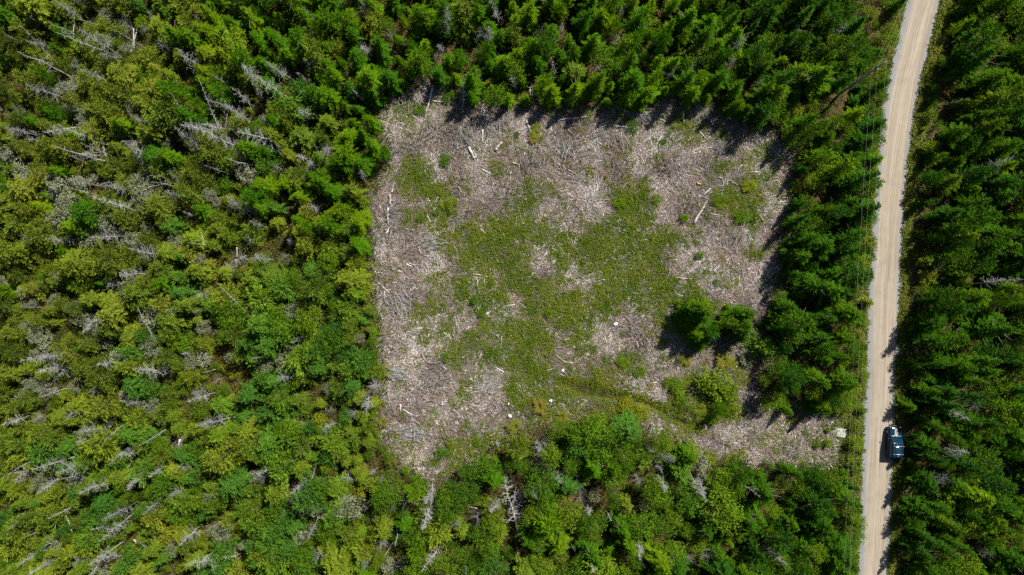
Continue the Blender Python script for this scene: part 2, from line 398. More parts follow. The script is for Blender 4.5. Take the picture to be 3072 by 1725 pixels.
# ------------------------------------------------------------------ ground (one sheet to the horizon)
def height(x, y):
    px = CX + x * PPM; py = CY - y * PPM
    h = .16 * (vnoise(x, y, 6, 1) - .5) + .10 * (vnoise(x, y, 1.7, 2) - .5)
    rd = np.minimum(np.abs(px - (road_l(py) + road_r(py)) / 2) / PPM, 12)
    flat = np.clip((rd - 2.7) / 2.0, 0, 1)
    h = h * flat - .22 * np.clip(1 - np.abs(rd - 4.6) / 1.4, 0, 1)
    m = (px > 1600) & (px < 2150) & (py > 1080) & (py < 1340)
    if m.any(): h[m] -= .55 * ditch_depth(px[m], py[m])
    return h
xs = np.concatenate([[-2500, -900, -350, -160, -110], np.arange(-86, 86.1, .45), [110, 160, 350, 900, 2500]])
ys = np.concatenate([[-2500, -900, -350, -140, -80], np.arange(-54, 58.1, .45), [80, 140, 350, 900, 2500]])
X, Y = np.meshgrid(xs, ys); X = X.ravel(); Y = Y.ravel(); Z = height(X, Y)
PX = CX + X * PPM; PY = CY - Y * PPM
inc = in_poly(PX, PY, CLEAR); dist = np.full(len(X), 999.0); near = (PX > 900) & (PX < 2800) & (PY > 100) & (PY < 1600)
dist[near] = poly_dist(PX[near], PY[near], CLEAR)
sd = np.where(inc, -dist, dist)
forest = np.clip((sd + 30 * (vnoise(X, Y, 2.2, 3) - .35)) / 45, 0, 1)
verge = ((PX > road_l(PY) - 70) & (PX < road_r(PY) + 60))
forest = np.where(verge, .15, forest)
green = np.where(inc, green_at(PX, PY), .45); dm = (PX > 1600) & (PX < 2150) & (PY > 1080) & (PY < 1340); green[dm] = np.maximum(green[dm], (ditch_depth(PX[dm], PY[dm]) > .02) * .95); green = np.where(verge, .75, green)
nx, ny = len(xs), len(ys)
I = np.arange(nx * ny).reshape(ny, nx)
Q = np.stack([I[:-1, :-1], I[:-1, 1:], I[1:, 1:], I[1:, :-1]], -1).reshape(-1, 4)
g_me = make_mesh('ground', np.stack([X, Y, Z], 1), Q, attrs={'green': green, 'forest': forest}, smooth=True)
tag(link('ground', g_me, M['ground']), 'brown clearing soil and forest floor', kind='structure')

# ------------------------------------------------------------------ gravel road
pyv = np.arange(-130, 1890, 6.0); nu = 17
L = np.stack([gx(road_l(pyv)), gy(pyv)], 1); R = np.stack([gx(road_r(pyv)), gy(pyv)], 1)
jl = (vnoise(pyv * .05, pyv * 0, .8, 4) - .5) * .45 + (vnoise(pyv * .05, pyv * 0, .25, 5) - .5) * .25
jr = (vnoise(pyv * .05, pyv * 0 + 9, .8, 4) - .5) * .45 + (vnoise(pyv * .05, pyv * 0 + 9, .25, 5) - .5) * .25
L0 = L[:, 0].copy(); R0 = R[:, 0].copy(); L[:, 0] += jl - .22; R[:, 0] += jr + .40
us = np.linspace(0, 1, nu); rv = []; ra = []; rb = []
for i in range(len(pyv)):
    for u in us:
        p = L[i] * (1 - u) + R[i] * u
        z = .035 + .05 * (1 - (2 * u - 1) ** 2) - .018 * (math.exp(-((u - .34) / .06) ** 2) + math.exp(-((u - .70) / .06) ** 2)) - (.06 if u in (0, 1) else 0)
        rv.append((p[0], p[1], z)); ra.append((p[0] - L0[i]) / (R0[i] - L0[i])); rb.append(-pyv[i] / PPM)
I = np.arange(len(rv)).reshape(-1, nu)
Q = np.stack([I[:-1, :-1], I[1:, :-1], I[1:, 1:], I[:-1, 1:]], -1).reshape(-1, 4)
tag(link('gravel_road', make_mesh('gravel_road', rv, Q, attrs={'u': ra, 'v': rb}, smooth=True), M['road']), 'tan gravel road with grey stony edges', kind='structure')

# ditch water
wv = []
for i in range(len(DITCH)):
    d = DITCH[min(i + 1, len(DITCH) - 1), :2] - DITCH[max(i - 1, 0), :2]; d = d / np.linalg.norm(d); nrm = np.array([-d[1], d[0]])
    for s_ in (-1, -.4, .4, 1):
        q = DITCH[i, :2] + nrm * s_ * (DITCH[i, 2] * .5 + .18) * PPM * rng.uniform(.85, 1.1)
        wv.append((gx(q[0]), gy(q[1]), -.40))
I = np.arange(len(wv)).reshape(-1, 4)
Q = np.stack([I[:-1, :-1], I[:-1, 1:], I[1:, 1:], I[1:, :-1]], -1).reshape(-1, 4)
tag(link('ditch_water', make_mesh('ditch_water', wv, Q), M['water']), 'dark brown water standing in the ditch', kind='structure')

# ------------------------------------------------------------------ tree prototypes
def trunk_mesh(r, H, rad, sides=6, limbs=5, bare=.5):
    mb = MB(); n = 6; z = np.linspace(0, H, n)
    P = np.stack([np.cumsum(r.normal(0, .02, n)), np.cumsum(r.normal(0, .02, n)), z], 1); P[0, :2] = 0; P[0, 2] = -.15
    tube(mb, P, rad * (1 - .93 * np.linspace(0, 1, n)) + .01, sides, .5)
    for i in range(limbs):
        t = r.uniform(.25, .8); a = r.uniform(0, 6.28); l = H * r.uniform(.12, .2); b = np.array([np.interp(t * H, z, P[:, 0]), np.interp(t * H, z, P[:, 1]), t * H])
        tube(mb, [b, b + np.array([math.cos(a), math.sin(a), .4]) * l * .5, b + np.array([math.cos(a), math.sin(a), .55]) * l], [rad * .35, rad * .22, .008], 4, .5)
    return mb.mesh('trunk')

def spruce_crown(r, H, R, base=.08, dens=1.0, droop=0.0, power=.85, step=.52):
    """conifer crown: whorled branches that end in uneven tufts of needle sprays"""
    mb = MB(); C = []; D = []; N = []; Ls = []; W = []; T = []
    lob = r.uniform(0, 6.28, 3)
    z = base * H
    while z < H * .97:
        t = (z - base * H) / (H * (1 - base)); prof = (1 - t) ** power * (1 - .25 * max(0, .25 - t) / .25)
        Lm = R * prof + .10; nb = int(r.integers(4, 7)) if t < .75 else 4
        a0 = r.uniform(0, 6.28)
        for b in range(nb):
            a = a0 + 6.283 * b / nb + r.normal(0, .28)
            Lb = Lm * r.uniform(.42, 1.38) * (1 + .16 * math.cos(2 * a + lob[0]) + .12 * math.cos(3 * a + lob[1])); el = -.12 - droop + .8 * t ** 1.2 + r.normal(0, .14)
            tone = float(np.clip(r.normal(.5, .24), 0, 1))
            d = np.array([math.cos(a) * math.cos(el), math.sin(a) * math.cos(el), math.sin(el)]); s_ = np.array([-math.sin(a), math.cos(a), 0])
            nt = max(1, int(round(Lb / .52 * dens)))
            for k in range(nt):
                f = (k + .75) / (nt - .05) if nt > 1 else .8; f = min(f, 1.0)
                pt = np.array([0, 0, z]) + d * Lb * f + np.array([0, 0, -.08 * Lb * f * f]) + s_ * r.normal(0, .16)
                cs = (.17 + .17 * min(1, Lb)) * r.uniform(.6, 1.35); n = int(r.integers(15, 21)); tn = tone + r.normal(0, .12)
                o = unit(r.normal(0, 1, (n, 3))) * (r.random((n, 1)) ** .5) * cs * np.array([1, 1, .55])
                o = o + d * (o @ d)[:, None] * .5
                C.append(pt + o); D.append(unit(o) * .65 + d * .95 + r.normal(0, .32, (n, 3)) + np.array([0, 0, .12])); nn = r.normal(0, .30, (n, 3)) + unit(o * np.array([1, 1, 1.8])) * .9 + d * .25; nn[:, 2] += .65; N.append(nn)
                l = r.uniform(.20, .43, n); Ls.append(l); W.append(l * r.uniform(.22, .40, n)); T.append(tn + r.normal(0, .12, n))
        z += step * r.uniform(.8, 1.2) * (1 if t < .6 else .8)
    n = 16; C.append(np.array([[0, 0, H * .94]]) + r.normal(0, 1, (n, 3)) * [.06, .06, .15]); dd = r.normal(0, .4, (n, 3)); dd[:, 2] += 1; D.append(dd); N.append(r.normal(0, 1, (n, 3)) + [0, 0, .3]); Ls.append(np.full(n, .26)); W.append(np.full(n, .10)); T.append(np.full(n, .75))
    leaf_quads(mb, np.concatenate(C), np.concatenate(D), np.concatenate(N), np.concatenate(Ls), np.concatenate(W), np.clip(np.concatenate(T), 0, 1))
    return mb.mesh('crown')

def layered_crown(r, H, R, base=.07, droop=0.05, power=.8, step=.36):
    """pointed conifer: tiers of flat drooping boughs with ragged tips"""
    mb = MB(); C = []; D = []; N = []; Ls = []; W = []; T = []
    lob = r.uniform(0, 6.28, 3); z = base * H
    while z < H * .985:
        t = (z - base * H) / (H * (1 - base)); prof = (1 - t) ** power * (1 - .3 * max(0, .2 - t) / .2)
        Lm = R * prof + .12; nb = int(r.integers(5, 8)) if t < .8 else 4; a0 = r.uniform(0, 6.28)
        for b in range(nb):
            a = a0 + 6.283 * b / nb + r.normal(0, .25); Lb = Lm * r.uniform(.55, 1.3) * (1 + .14 * math.cos(2 * a + lob[0])); el = -.18 - droop + .75 * t ** 1.3 + r.normal(0, .12)
            tone = float(np.clip(r.normal(.5, .24), 0, 1)); d = np.array([math.cos(a) * math.cos(el), math.sin(a) * math.cos(el), math.sin(el)]); s_ = np.array([-math.sin(a), math.cos(a), 0])
            n = max(3, int(Lb / .15))
            for k in range(n):
                f = (k + .6) / n; pt = np.array([0, 0, z]) + d * Lb * f + np.array([0, 0, -.10 * Lb * f * f + r.normal(0, .04)]); wing = Lb * (.40 * (1 - f) + .12) * r.uniform(.7, 1.2)
                for sg in (-1, 1):
                    C.append(pt); D.append(d * .85 + s_ * sg * r.uniform(.55, 1.0) + np.array([0, 0, r.normal(-.05, .22)])); N.append((d[0] * .5 + r.normal(0, .25), d[1] * .5 + r.normal(0, .25), 1)); Ls.append(min(max(.2, wing), .55)); W.append(r.uniform(.10, .17)); T.append(tone + r.normal(0, .13))
                if r.random() < .45:
                    C.append(pt); D.append(d + np.array([r.normal(0, .35), r.normal(0, .35), r.uniform(.1, .8)])); N.append((d[0] + r.normal(0, .4), d[1] + r.normal(0, .4), .8)); Ls.append(r.uniform(.18, .34)); W.append(r.uniform(.09, .14)); T.append(tone + r.normal(.12, .12))
        z += step * r.uniform(.8, 1.2) * (1 if t < .6 else .75)
    for k in range(12): C.append(np.array([0, 0, H * .955])); D.append((r.normal(0, .35), r.normal(0, .35), 1)); N.append((r.normal(), r.normal(), .3)); Ls.append(.34); W.append(.08); T.append(.7)
    leaf_quads(mb, np.array(C), np.array(D, float), np.array(N, float), np.array(Ls), np.array(W), np.clip(np.array(T), 0, 1))
    return mb.mesh('crown')

def clump_crown(r, H, R, nclump=46, nleaf=34, leaf=(.13, .26), base=.25, csize=.34, round_=1.0, sparse=0.0):
    """rounded or domed crown of leaf clumps with gaps"""
    mb = MB(); C = []; Dd = []; Nn = []; Ls = []; W = []; T = []
    lob = [(r.uniform(0, 6.28), r.uniform(.2, .5)) for _ in range(4)]
    for c in range(nclump):
        u = r.uniform(-.55, 1); a = r.uniform(0, 6.28); s_ = math.sqrt(max(0, 1 - u * u)); rad = r.uniform(.62, 1.0) if r.random() > .2 else r.uniform(.2, .6)
        lobe = 1 + sum(.22 * math.cos(k + 2 * (a - p)) * q for k, (p, q) in enumerate(lob))
        cc = np.array([math.cos(a) * s_ * R * rad * lobe, math.sin(a) * s_ * R * rad * lobe, H * (base + (1 - base) * (.5 + .5 * u * rad))])
        cs = R * csize * r.uniform(.6, 1.25); tone = float(np.clip(r.normal(.5, .24), 0, 1))
        n = int(nleaf * r.uniform(.6, 1.2) * (1 - sparse))
        o = r.normal(0, 1, (n, 3)); o = unit(o) * (r.random((n, 1)) ** .4) * cs * np.array([1, 1, .72]); o[:, 2] = np.where(o[:, 2] < 0, o[:, 2] * .6, o[:, 2])
        C.append(cc + o); Dd.append(unit(o) * .8 + r.normal(0, .6, (n, 3))); nn = r.normal(0, .35, (n, 3)); nn[:, 2] += .6; Nn.append(nn + unit(o) * 1.0)
        l = r.uniform(leaf[0], leaf[1], n); Ls.append(l); W.append(l * r.uniform(.5, .85, n)); T.append(tone + r.normal(0, .13, n))
    leaf_quads(mb, np.concatenate(C), np.concatenate(Dd), np.concatenate(Nn), np.concatenate(Ls), np.concatenate(W), np.clip(np.concatenate(T), 0, 1))
    return mb.mesh('crown')

def twigs(r, A, B, T, start, d, L, rad, depth):
    """recursive bare branch"""
    d = unit(d); p = start; n = 3 if depth else 2; rr = rad
    for k in range(n):
        q = p + d * L / n; r2 = rr * .62
        A.append(p); B.append(q); T.append((rr, r2))
        if depth:
            for j in range(2 if k else 1):
                s_ = unit(np.cross(d, r.normal(0, 1, 3))); twigs(r, A, B, T, p + (q - p) * r.uniform(.3, 1), d * .7 + s_ * r.uniform(.5, .9), L * r.uniform(.32, .55) * (1 - .2 * k), max(r2 * .7, .0022), depth - 1)
        p = q; rr = r2; d = unit(d + r.normal(0, .16, 3))
def snag_meshes(r, nb, lmax, t0=.25, up=.25, depth=1, rad=.013, taper=1.0, conical=True):
    """standing dead tree of height 1: (trunk, branches)"""
    mb = MB(); n = 9; z = np.linspace(0, 1, n); P = np.stack([np.cumsum(r.normal(0, .006, n)), np.cumsum(r.normal(0, .006, n)), z], 1); P[0] = (0, 0, -.02)
    tube(mb, P, rad * (1 - .88 * z ** taper), 7, .6); tr = mb.mesh('trunk')
    A = []; B = []; T = []
    for k in range(nb):
        t = t0 + (1 - t0) * (k + r.random()) / nb; a = r.uniform(0, 6.28); L_ = lmax * ((1 - (t - t0) / (1 - t0)) * .85 + .18 if conical else math.sin(math.pi * (t - t0) / (1 - t0) * .8 + .3) + .25) * r.uniform(.45, 1.15)
        b = np.array([np.interp(t, z, P[:, 0]), np.interp(t, z, P[:, 1]), t])
        twigs(r, A, B, T, b, np.array([math.cos(a), math.sin(a), up + r.normal(0, .25)]), L_, rad * .42 * (1.1 - .5 * t), depth)
    m2 = MB(); T = np.array(T); sticks(m2, A, B, T[:, 0], T[:, 1], np.clip(r.normal(.6, .25, len(A)), 0, 1)); return tr, m2.mesh('branches')

PROTO = {}
def add_proto(key, trunk, crown, cmat, tmat='bark', H=1.0, R=.3):
    trunk.materials.clear(); trunk.materials.append(M[tmat]); crown.materials.clear(); crown.materials.append(M[cmat]); PROTO.setdefault(key, []).append((trunk, crown, H, R))
r = np.random.default_rng(5)
def recolour(src, dst, mat):
    for (tr, cr, H, R) in PROTO[src]:
        c2 = cr.copy(); c2.materials.clear(); c2.materials.append(M[mat]); PROTO.setdefault(dst, []).append((tr, c2, H, R))
for i in range(7):
    H = 8.0; R = [1.8, 2.05, 1.6, 1.9, 2.2, 1.7, 2.0][i]
    add_proto('spruce_deep', trunk_mesh(r, H, .13), layered_crown(r, H, R, droop=[.05, .15, 0, .1, .05][i], power=[.85, .7, .95, .78, .66][i]) if i < 5 else spruce_crown(r, H, R, power=.72), 'spruce_deep', H=H, R=R)
recolour('spruce_deep', 'spruce_bright', 'spruce_bright')
for i in range(5):
    H = 5.5; R = [1.5, 1.75, 1.35, 1.6, 1.9][i]
    add_proto('fir_olive', trunk_mesh(r, H * .9, .10), layered_crown(r, H, R, base=.05, power=[.62, .5][i], step=.33) if i < 2 else spruce_crown(r, H, R, base=.06, power=[.6, .5, .7, .55, .45][i], dens=1.1), 'fir_olive', H=H, R=R)
recolour('fir_olive', 'fir_blue', 'fir_blue'); recolour('fir_olive', 'fir_moss', 'fir_moss')
for i in range(5):
    H = 6.5; R = [1.7, 2.0, 1.5, 1.9, 2.2][i]
    add_proto('leaf_green', trunk_mesh(r, H * .8, .10, limbs=7), clump_crown(r, H, R, 56, 40), 'leaf_green', H=H, R=R)
for i in range(4):
    H = 2.4; R = [1.0, 1.25, .9, 1.35][i]
    add_proto('leaf_yellow', trunk_mesh(r, H * .7, .04, 5, limbs=7), clump_crown(r, H, R, 34, 40, (.10, .2), base=.05), 'leaf_yellow', H=H, R=R)
recolour('leaf_yellow', 'shrub_green', 'leaf_green')
for i in range(3):
    H = 4.2; R = [1.3, 1.6, 1.15][i]
    add_proto('lichen', trunk_mesh(r, H * .9, .08, limbs=8), clump_crown(r, H, R, 46, 34, (.10, .24), base=.12, csize=.30, sparse=.2), 'leaf_lichen', H=H, R=R)
SNAG = {'feather': [], 'spar': [], 'broad': []}
for i in range(5): SNAG['feather'].append(snag_meshes(r, [60, 48, 70, 54, 40][i], [.17, .20, .15, .22, .18][i], t0=[.3, .2, .35, .25, .4][i], depth=1))
for i in range(4): SNAG['spar'].append(snag_meshes(r, [16, 10, 22, 14][i], [.10, .14, .08, .12][i], t0=.3, depth=1, rad=.012))
for i in range(4): SNAG['broad'].append(snag_meshes(r, [30, 36, 26, 40][i], [.42, .36, .5, .4][i], t0=.2, up=.55, depth=1, rad=.02, conical=False))
for L_ in SNAG.values():
    for tr, br in L_:
        for m in (tr, br): m.materials.clear(); m.materials.append(M['dead'])

# ------------------------------------------------------------------ words for places
LABELLED = {}
def shared(o, label, px): LABELLED.setdefault(label, []).append((px, o))
ORD = 'second third fourth fifth sixth seventh eighth ninth tenth eleventh twelfth thirteenth fourteenth fifteenth sixteenth seventeenth eighteenth nineteenth twentieth'.split()
def settle_labels():
    for lab, L_ in LABELLED.items():
        L_.sort(key=lambda t: t[0]); n = len(L_)
        for i, (_, o) in enumerate(L_):
            if n == 1: o['label'] = lab
            else: o['label'] = lab + (', leftmost' if i == 0 else ', rightmost' if i == n - 1 else ', %s from left' % ORD[i - 1] if i - 1 < len(ORD) else ', %s from right' % ORD[min(n - i - 2, len(ORD) - 1)])

def area(px, py):
    if px > (road_l(py) + road_r(py)) / 2:
        return 'right of the road, ' + ('at the top', 'opposite the utility pole', 'upper middle', 'lower middle', 'beside the car', 'at the bottom')[int(np.clip(py / 287.5, 0, 5))]
    if 1130 < px < 2340 and py < 420: return 'above the clearing\'s ' + ('left corner' if px < 1480 else 'middle' if px < 1900 else 'right corner') + (', at the top' if py < 150 else '')
    if px >= 2300 and py < 1330: return 'between clearing and road, ' + ('around the pole' if py < 420 else 'upper end' if py < 720 else 'middle' if py < 1010 else 'lower end')
    if px < 1200:
        c = 'far left' if px < 300 else 'left' if px < 600 else 'inner left' if px < 900 else 'left clearing-edge'
        return 'in the %s woods, %s' % (c, ('top', 'upper part', 'upper middle', 'lower middle', 'lower part', 'bottom')[int(np.clip(py / 287.5, 0, 5))])
    c = 'left end' if px < 1480 else 'centre' if px < 1800 else 'right half' if px < 2150 else 'road end'
    if py > 1240: return 'below the clearing, ' + c + (', at the bottom' if py > 1540 else '')
    return 'inside the clearing, ' + c

# ------------------------------------------------------------------ trees: where they stand
ZONE = """ooyygGGGGGGGGGGGGDDDr.DD
oooyggGGGGGGGGGGGDDDD.DD
ooooggggGGGGGGGGGDDDD.DD
ooooogggGG.......DDDD.DD
oooooogggG.......DDDD.DD
ooooyggggg........DDD.DD
oyooyybbbg........DDD.DD
oooyybbbbb........DDD.DD
oooyybbbbb........DDD.DD
oyobbbbbby....yym.DDD.DD
ybbbbbbbyy..mmmmyDDDD.DD
yybbbbbbymmmmmmmmDDDD.DD
yybyybbbymmmmmmmDDDDD.DD
yyybbbbbmmmmmmmDDDDDD.DD""".split('\n')
MIX = {  # kind: (share, hmin, hmax)
 'o': dict(sp=1.75, k=[('fir_moss', .36, 3.2, 6.0), ('fir_olive', .12, 3.2, 6.0), ('lichen', .12, 2.4, 4.2), ('spruce_bright', .10, 4, 6.5), ('leaf_yellow', .04, 1.5, 2.8), ('shrub_green', .08, 1.4, 2.6), ('snag', .12, 3.5, 7.5)]),
 'y': dict(sp=1.65, k=[('fir_olive', .46, 3.0, 5.6), ('leaf_yellow', .10, 1.4, 3.0), ('shrub_green', .14, 1.4, 2.8), ('fir_blue', .12, 3, 5), ('lichen', .06, 2.4, 4.2), ('snag', .09, 3, 6.5)]),
 'g': dict(sp=1.85, k=[('spruce_bright', .42, 4.5, 7.5), ('fir_olive', .28, 3.5, 6.0), ('fir_blue', .10, 3.5, 6), ('leaf_green', .06, 3.5, 5.5), ('snag', .10, 4, 8)]),
 'G': dict(sp=1.95, k=[('spruce_bright', .72, 4.8, 8.0), ('spruce_deep', .10, 6, 9), ('fir_olive', .09, 4, 7), ('leaf_green', .05, 4, 6), ('snag', .04, 4, 8)]),
 'D': dict(sp=2.1, k=[('spruce_deep', .74, 6.0, 9.8), ('spruce_bright', .10, 5, 8.5), ('leaf_green', .14, 3.5, 6.5), ('snag', .02, 5, 9)]),
 'b': dict(sp=1.85, k=[('fir_blue', .46, 3.5, 6.5), ('fir_olive', .18, 3.2, 6.0), ('leaf_green', .16, 3, 6), ('leaf_yellow', .03, 1.4, 2.8), ('lichen', .03, 2.6, 4.5), ('snag', .09, 3, 7)]),
 'm': dict(sp=2.1, k=[('leaf_green', .52, 4.5, 8.0), ('spruce_bright', .16, 6, 9), ('fir_blue', .10, 4, 7), ('fir_olive', .10, 4, 7), ('lichen', .04, 3, 5), ('snag', .08, 4, 8)]),
 'r': dict(sp=2.2, k=[('shrub_green', .7, 1, 2), ('leaf_yellow', .3, 1, 2)]),
}
def zone_at(px, py):
    return ZONE[int(np.clip(py / 128, 0, 13))][int(np.clip(px / 128, 0, 23))]
def covers_open(x, y, h, R):
    """does the tree hide ground or road that the photograph shows open, or shade the road?"""
    bx, by = to_px(x, y, 0)
    for z, k in ((.15 * h, .75), (.5 * h, .62), (.95 * h, .10)):
        px, py = to_px(x, y, z); m = R * k * PPM
        if road_l(py) - m + 14 < px < road_r(py) + m + 6: return True
        if sd_at(SD_CLEAR, px, py) < m * .85: return True
        if sd_at(SD_GAP if h > 2.6 else SD_FOOT, px, py) < m * .9: return True
    if road_r(by) < bx < road_r(by) + 260:
        for f in (.55, .8):
            sx = bx + SHX * h * f * PPM; sy = by - SHY * h * f * PPM; w = R * (1 - f) * PPM
            if sx - w * .8 < road_r(sy) - (26 if sy > 1000 else -10 if sy < 500 else 6): return True
    if by < 420 and 1150 < bx < 2250 and h > 6.2 and sd_at(SD_CLEAR, bx, by) < 45: return True
    return False

placed = []      # (kind, x, y, h, scaleR)
acc = np.zeros((0, 3))
def try_place(x, y, rad):
    global acc
    if len(acc):
        d2 = (acc[:, 0] - x) ** 2 + (acc[:, 1] - y) ** 2
        if (d2 < (rad * .5 + acc[:, 2] * .5) ** 2).any(): return False
    acc = np.concatenate([acc, [[x, y, rad]]]); return True

# hand-placed living trees: kind, crown-top pixel, height, crown radius (m)
HAND = [('spruce_deep', 2100, 912, 7.6, 1.9), ('spruce_deep', 2116, 968, 8.6, 2.3), ('spruce_deep', 2078, 978, 6.6, 1.8), ('spruce_deep', 2104, 1036, 3.6, 1.3), ('spruce_deep', 2226, 955, 7.8, 1.9), ('spruce_deep', 2236, 1008, 5.0, 1.4), ('spruce_deep', 2190, 985, 6.4, 1.7), ('spruce_deep', 2122, 935, 6.6, 1.9), ('spruce_deep', 2092, 950, 7.0, 1.9), ('spruce_deep', 2128, 1000, 5.6, 1.7), ('spruce_deep', 2092, 1006, 5.2, 1.6), ('spruce_deep', 2212, 982, 5.8, 1.6), ('spruce_deep', 2246, 975, 5.4, 1.4),
        ('shrub_green', 2158, 1150, 3.4, 2.3), ('shrub_green', 2190, 1168, 2.6, 1.5), ('spruce_deep', 2176, 1232, 4.4, 1.15), ('fir_blue', 2306, 1034, 4.0, 1.7), ('leaf_green', 2340, 1105, 4.6, 1.7), ('fir_blue', 1888, 1298, 7.0, 2.2), ('leaf_green', 1455, 1405, 5.5, 2.2), ('spruce_bright', 1478, 1440, 6.5, 2.1)]
for sx, sy, h, R in ((2560, 215, 2.2, 1.3), (2590, 190, 2.4, 1.4), (2540, 232, 2.2, 1.2), (2615, 170, 2.2, 1.2), (2580, 262, 1.6, .9), (2605, 240, 1.6, .9), (2625, 215, 1.4, .9), (2570, 300, 1.8, 1.1), (2600, 285, 1.8, 1.1), (2640, 150, 2.0, 1.1), (2600, 150, 2.5, 1.4), (2555, 180, 2.5, 1.4), (2645, 195, 1.2, .8)): HAND.append(('shrub_green' if sx % 2 else 'spruce_deep', sx, sy, h, R))
for q, sx, sy, h, R, kd in (('A', 550, 905, 1.3, 1.1, 'leaf_yellow'), ('A', 1060, 378, .7, .45, 'shrub_green'), ('A', 525, 575, .8, .8, 'shrub_green'), ('A', 545, 80, 1.2, 1.0, 'shrub_green'), ('A', 330, 190, .8, .8, 'shrub_green'), ('A', 455, 960, .9, .6, 'shrub_green'), ('A', 325, 1010, .8, .6, 'shrub_green'), ('A', 1200, 320, .9, .7, 'leaf_yellow'),
        ('C', 870, 60, .7, .5, 'shrub_green'), ('C', 742, 180, 1.0, .7, 'shrub_green'), ('C', 790, 282, .8, .6, 'shrub_green'), ('C', 520, 615, .8, .7, 'shrub_green'), ('C', 503, 1345, 1.2, .95, 'shrub_green'), ('C', 1302, 285, .9, .55, 'shrub_green'), ('C', 555, 1265, .8, .6, 'leaf_yellow'), ('C', 765, 1255, .7, .6, 'shrub_green'),
        ('B', 630, 1285, .9, .6, 'shrub_green'), ('B', 320, 865, .8, .8, 'shrub_green'), ('B', 355, 428, .6, .45, 'shrub_green'), ('B', 230, 705, .6, .4, 'shrub_green'), ('B', 960, 1000, 1.0, 1.0, 'shrub_green'), ('B', 125, 305, 1.1, 1.0, 'shrub_green'), ('B', 1010, 770, .9, 1.0, 'leaf_yellow'), ('B', 780, 860, .9, 1.1, 'shrub_green'), ('B', 30, 895, .9, .8, 'shrub_green'), ('B', 520, 1010, .8, .6, 'shrub_green'), ('B', 1380, 780, 1.2, .9, 'leaf_yellow'),
        ('D', 760, 50, .7, .5, 'shrub_green'), ('D', 762, 232, .6, .4, 'shrub_green'), ('D', 845, 235, 1.4, .55, 'spruce_bright'), ('D', 1090, 360, .8, .5, 'shrub_green'), ('D', 480, 840, 1.4, 1.3, 'shrub_green'), ('D', 410, 800, 1.0, 1.0, 'shrub_green'), ('D', 520, 960, 1.1, 1.2, 'shrub_green'), ('D', 640, 1030, 1.1, 1.1, 'leaf_yellow'), ('D', 720, 1080, 1.0, .9, 'shrub_green'), ('D', 900, 1000, 1.6, .9, 'shrub_green'), ('D', 200, 1040, 1.3, 1.2, 'leaf_yellow'), ('D', 90, 970, 1.0, 1.2, 'leaf_yellow'), ('D', 180, 720, .9, .9, 'shrub_green'), ('D', 60, 650, .8, .9, 'shrub_green'), ('D', 500, 630, 1.3, .6, 'leaf_yellow'), ('D', 1610, 1270, 1.1, .7, 'shrub_green'), ('D', 1600, 1160, .7, .4, 'shrub_green'), ('D', 1530, 1280, .9, .6, 'shrub_green'), ('D', 985, 620, 1.2, 1.1, 'lichen')):
    ox, oy = {'A': (1128, 252), 'B': (1848, 252), 'C': (1128, 828), 'D': (1848, 828)}[q]; HAND.append((kd, ox + sx / 2.511, oy + sy / 2.511, h, R))
for kind, px, py, h, R in HAND:
    p = at(px, py, h * .85); placed.append((kind, p[0], p[1], h, R)); try_place(p[0], p[1], R * 1.2)

